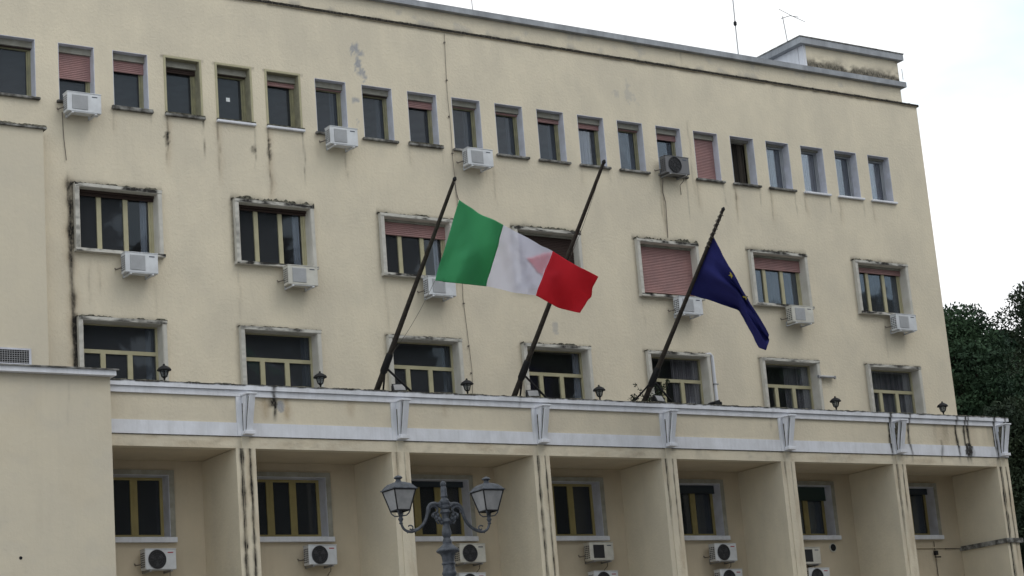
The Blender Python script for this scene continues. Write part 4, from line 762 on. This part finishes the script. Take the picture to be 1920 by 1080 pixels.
def arm(sgn):
    def q(dx, v, dy=0): return Vector((LX+sgn*dx*k_*AXS, LY+dy, zz(v)))
    mb = MB(); main = [(40, 440), (80, 418), (125, 425), (150, 455), (160, 500), (172, 545), (200, 600), (245, 645), (300, 672), (345, 672), (380, 650), (398, 610), (402, 575)]
    pts = [q(*p) for p in main]; pts = [Vector(p) for p in catmull([[tuple(p)] for p in pts], 4, 1)[:, 0]] if False else pts
    A = np.array([list(p) for p in pts]); out_ = []
    for i in range(len(A)-1):
        p0 = A[max(i-1, 0)]; p1 = A[i]; p2 = A[i+1]; p3 = A[min(i+2, len(A)-1)]
        for k in range(4): s_ = k/4; out_.append(.5*((2*p1)+(-p0+p2)*s_+(2*p0-5*p1+4*p2-p3)*s_*s_+(-p0+3*p1-3*p2+p3)*s_**3))
    out_.append(A[-1]); n = len(out_); rd = [(.030-.014*i/n) for i in range(n)]
    mb.tube(out_, rd, 8)
    # scroll against the hub
    sp = []
    for k in range(30): a = k/29*5.2; r = 52-k*1.05; sp.append(q(100+r*math.cos(a-.4), 480-r*math.sin(a-.4)*1.0))
    mb.tube(sp, [.026-.0004*k for k in range(30)], 7)
    for (dx, v, rx) in ((55, 560, .035), (85, 545, .03), (40, 590, .028), (110, 525, .028), (45, 420, .03), (70, 520, .032)):
        mb.lathe([(-rx*1.2, .004), (-rx*.6, rx*.8), (0, rx), (rx*.7, rx*.7), (rx*1.3, .004)], tuple(q(dx, v)), 8)
    mb.tube([q(60, 540), q(85, 575), q(70, 600), q(50, 585)], [.02, .018, .014, .008], 6)
    # small curl on the arm
    c = []
    for k in range(18): a = k/17*5; r = 26-k*.8; c.append(q(318+r*math.cos(a+.6), 640-r*math.sin(a+.6)))
    mb.tube(c, .010, 6).tube([q(318, 660), q(290, 655), q(250, 640)], .010, 6).tube([q(345, 672), q(352, 690)], [.018, .004], 6)
    mb.build('arm', LAMPM, t, o_, smooth=True)
    c0 = q(402, 0); cx = c0.x
    # lantern: stem, cradle, cage, four panes, roof
    zr, zb = zz(298), zz(484)
    L = MB(); L.lathe([(zz(610)-zb, .012), (zz(600)-zb, .028), (zz(585)-zb, .02), (zz(560)-zb, .038), (zz(550)-zb, .03), (zz(535)-zb, .022), (zz(515)-zb, .034), (zz(500)-zb, .02), (zz(488)-zb, .03)], (cx, LY, zb), 12)
    for a, b in ((1, 1), (1, -1), (-1, 1), (-1, -1)):
        L.tube([(cx+.012*a, LY+.012*b, zz(532)), (cx+.06*a, LY+.06*b, zz(530)), (cx+.088*a, LY+.088*b, zz(508)), (cx+.10*a, LY+.10*b, zz(484))], .009, 6)
    lan = L.build('lantern', LAMPM, t, (cx, LY, zb), smooth=True)
    h1, h0 = .168, .098; mb = MB()
    for a, b in ((1, 1), (1, -1), (-1, 1), (-1, -1)): mb.tube([(cx+h0*a, LY+h0*b, zb), (cx+h1*a, LY+h1*b, zr)], .010, 6)
    for h, z in ((h0, zb), (h1, zr)):
        mb.tube([(cx-h, LY-h, z), (cx+h, LY-h, z), (cx+h, LY+h, z), (cx-h, LY+h, z), (cx-h, LY-h, z)], .012, 6, False)
    mb.build('lantern_frame', IRON, lan, (cx, LY, zb))
    for dx, dy in ((1, 0), (0, 1), (-1, 0), (0, -1)):
        a0, a1 = h0-.002, h1-.002
        if dx: vs = [(cx+dx*a0, LY-a0, zb), (cx+dx*a0, LY+a0, zb), (cx+dx*a1, LY+a1, zr), (cx+dx*a1, LY-a1, zr)]
        else: vs = [(cx-a0, LY+dy*a0, zb), (cx+a0, LY+dy*a0, zb), (cx+a1, LY+dy*a1, zr), (cx-a1, LY+dy*a1, zr)]
        MB().quad(*vs).build('pane', LGLASS, lan, (cx, LY, zb))
    mb = MB(); c = (cx, LY)
    mb.frustum4(c, zr+.002, .192, zr+.016, .190).frustum4(c, zr+.017, .180, zz(262), .150).frustum4(c, zz(261), .150, zz(240), .118).frustum4(c, zz(239.5), .118, zz(222), .055)
    mb.lathe([(zz(224)-zr, .052), (zz(205)-zr, .034), (zz(198)-zr, .034), (zz(186)-zr, .062), (zz(180)-zr, .062), (zz(170)-zr, .048), (zz(162)-zr, .018), (zz(157)-zr, .002)], (cx, LY, zr), 14)
    mb.build('lantern_roof', LAMPM, lan, (cx, LY, zb), smooth=True)
arm(-1); arm(1)

# ============================================================ PLANTS AND TREES
def leaves(mb, c, rad, n, size, r_, flat=.75, shell=.5):
    vs = []; fs = []
    for k in range(n):
        while True:
            d = Vector((r_.gauss(0, 1), r_.gauss(0, 1), r_.gauss(0, 1)))
            if d.length > .01: break
        d.normalize(); q = shell+(1-shell)*r_.random()**.6; p = Vector(c)+Vector((d.x*rad[0], d.y*rad[1], d.z*rad[2]))*q*(1+.12*r_.uniform(-1, 1))
        a = Vector((r_.uniform(-1, 1), r_.uniform(-1, 1), r_.uniform(-1, 1))).normalized(); b = a.cross(Vector((r_.uniform(-1, 1), r_.uniform(-1, 1), r_.uniform(-1, 1)))).normalized()
        s_ = size*r_.uniform(.6, 1.4); i = len(vs); vs += [p-a*s_, p+b*s_*.45, p+a*s_, p-b*s_*.45]; fs.append((i, i+1, i+2, i+3))
    mb.add(vs, fs)
def tree(x, y, zbase, H_, cr, seed, label, m, n_cl=26, leaf=.2, per=420, group='tall trees beyond the building', crown_lo=.35, trunk=True, dome=False):
    r_ = random.Random(seed); t = thing('pine_tree' if m is LEAF else 'broadleaf_tree', (x, y, zbase), label, 'tree', group); o_ = (x, y, zbase)
    ctr = []; mbc = MB(); mbt = MB()
    top = zbase+H_; lo = zbase+H_*crown_lo
    for k in range(n_cl):
        u = (k+.5)/n_cl; zc = lo+(top-lo)*u; prof = math.sin(math.pi*min(1, .18+.82*(u**.8)))**.55 if not dome else math.sqrt(max(.04, 1-u**2.2))
        a = k*2.399+r_.uniform(-.4, .4); rr_ = cr*prof*r_.uniform(.25, .9)
        c = Vector((x+rr_*math.cos(a), y+rr_*math.sin(a), zc-.5)); ctr.append(c); s_ = cr*r_.uniform(.22, .40)
        leaves(mbc, c, (s_, s_, s_*.62), per, leaf, r_)
    hub = Vector((x+.3, y, lo+.25*(top-lo))); mbt.tube([(x, y, zbase), (x+.15, y+.1, zbase+H_*.25), tuple(hub), (x+.1, y, top-H_*.12)], [H_*.026, H_*.02, H_*.014, H_*.004], 8)
    for c in ctr[::2]:
        st = Vector((x+.2, y, max(lo-.1*H_, c.z-H_*.18))); mbt.tube([st, st.lerp(c, .5)+Vector((0, 0, .3)), c], [H_*.008, H_*.005, H_*.002], 5)
    mbt.build('trunk', BARK, t, o_); mbc.build('crown', m, t, o_)
    return t
tree(53.4, 20, GZ, 20.1, 5.0, 11, 'dark pine crown rising directly beside the right wall of the building', LEAF, 50, .10, 1700, crown_lo=.36, dome=True)
tree(60.6, 21, GZ, 22.3, 3.6, 12, 'tallest tree at the right edge of the photo with a loose feathery top', LEAF2, 44, .09, 1300, crown_lo=.25)
tree(51.0, 15, GZ, 15.0, 3.8, 13, 'lower broadleaf tree in front of the pines beside the building corner', LEAF2, 44, .09, 1400, crown_lo=.12)
tree(67.5, 30, GZ, 22.3, 4.6, 14, 'pine crown in the dip between the building and the tallest tree', LEAF, 50, .12, 1500, crown_lo=.25, dome=True)
tree(77.0, 40, GZ, 23.0, 6., 15, 'far tree showing only as dark foliage behind the others', LEAF2, 50, .24, 800, crown_lo=.03)
tree(48.6, 12, GZ, 11.0, 3.0, 16, 'lowest dark bushy tree near the terrace end at the right edge', LEAF2, 40, .09, 1200, crown_lo=.03)
tree(57.6, 17, GZ, 16.0, 4.0, 17, 'dark bushy tree under the tallest tree at the right edge', LEAF2, 44, .10, 1300, crown_lo=.03)
# trees on the near side of the square: only seen mirrored in the window panes
t0 = tree(15, -27.5, GZ, 26.0, 5.2, 21, 'tree', LEAF2, 40, .5, 330, group='trees across the square', crown_lo=.14)
GT = 'trees across the square'
for k, (x, y, s_) in enumerate(((21.5, -26.5, 1.0), (27.5, -27, .97), (36, -29, .86), (43, -28, .90), (50, -27, .84), (57.5, -29, .90), (65, -27, .86), (9.5, -30.5, .8))):
    c = copy_tree(t0, (x, y, GZ), None, 'tree on the near side of the square, mirrored in the windows', GT); c.scale = (s_, s_, s_); c.rotation_euler.z = k*1.3
t0['label'] = 'tree on the near side of the square, mirrored in the windows'
# weed growing at the foot of the third pole
r_ = random.Random(9); t = thing('shrub', (19.25, -1.35, -.2), 'leafy wild shrub growing at the foot of the rightmost flagpole', 'shrub'); o_ = (19.25, -1.35, -.2); mb = MB(); ml = MB()
for k in range(16):
    e = Vector((19.35+r_.uniform(-.75, .75), -1.35+r_.uniform(-.15, .15), r_.uniform(.25, .85))); b0 = Vector((19.25, -1.35, -.2)); m_ = b0.lerp(e, .55)+Vector((r_.uniform(-.1, .1), 0, .1)); mb.tube([b0, m_, e], [.008, .006, .003], 4)
    for q in range(16): p = m_.lerp(e, r_.random()*1.05); leaves(ml, p, (.07, .05, .06), 2, .035, r_)
mb.build('stems', BARK, t, o_); ml.build('leaves', LEAF2, t, o_)
bpy.context.view_layer.update()
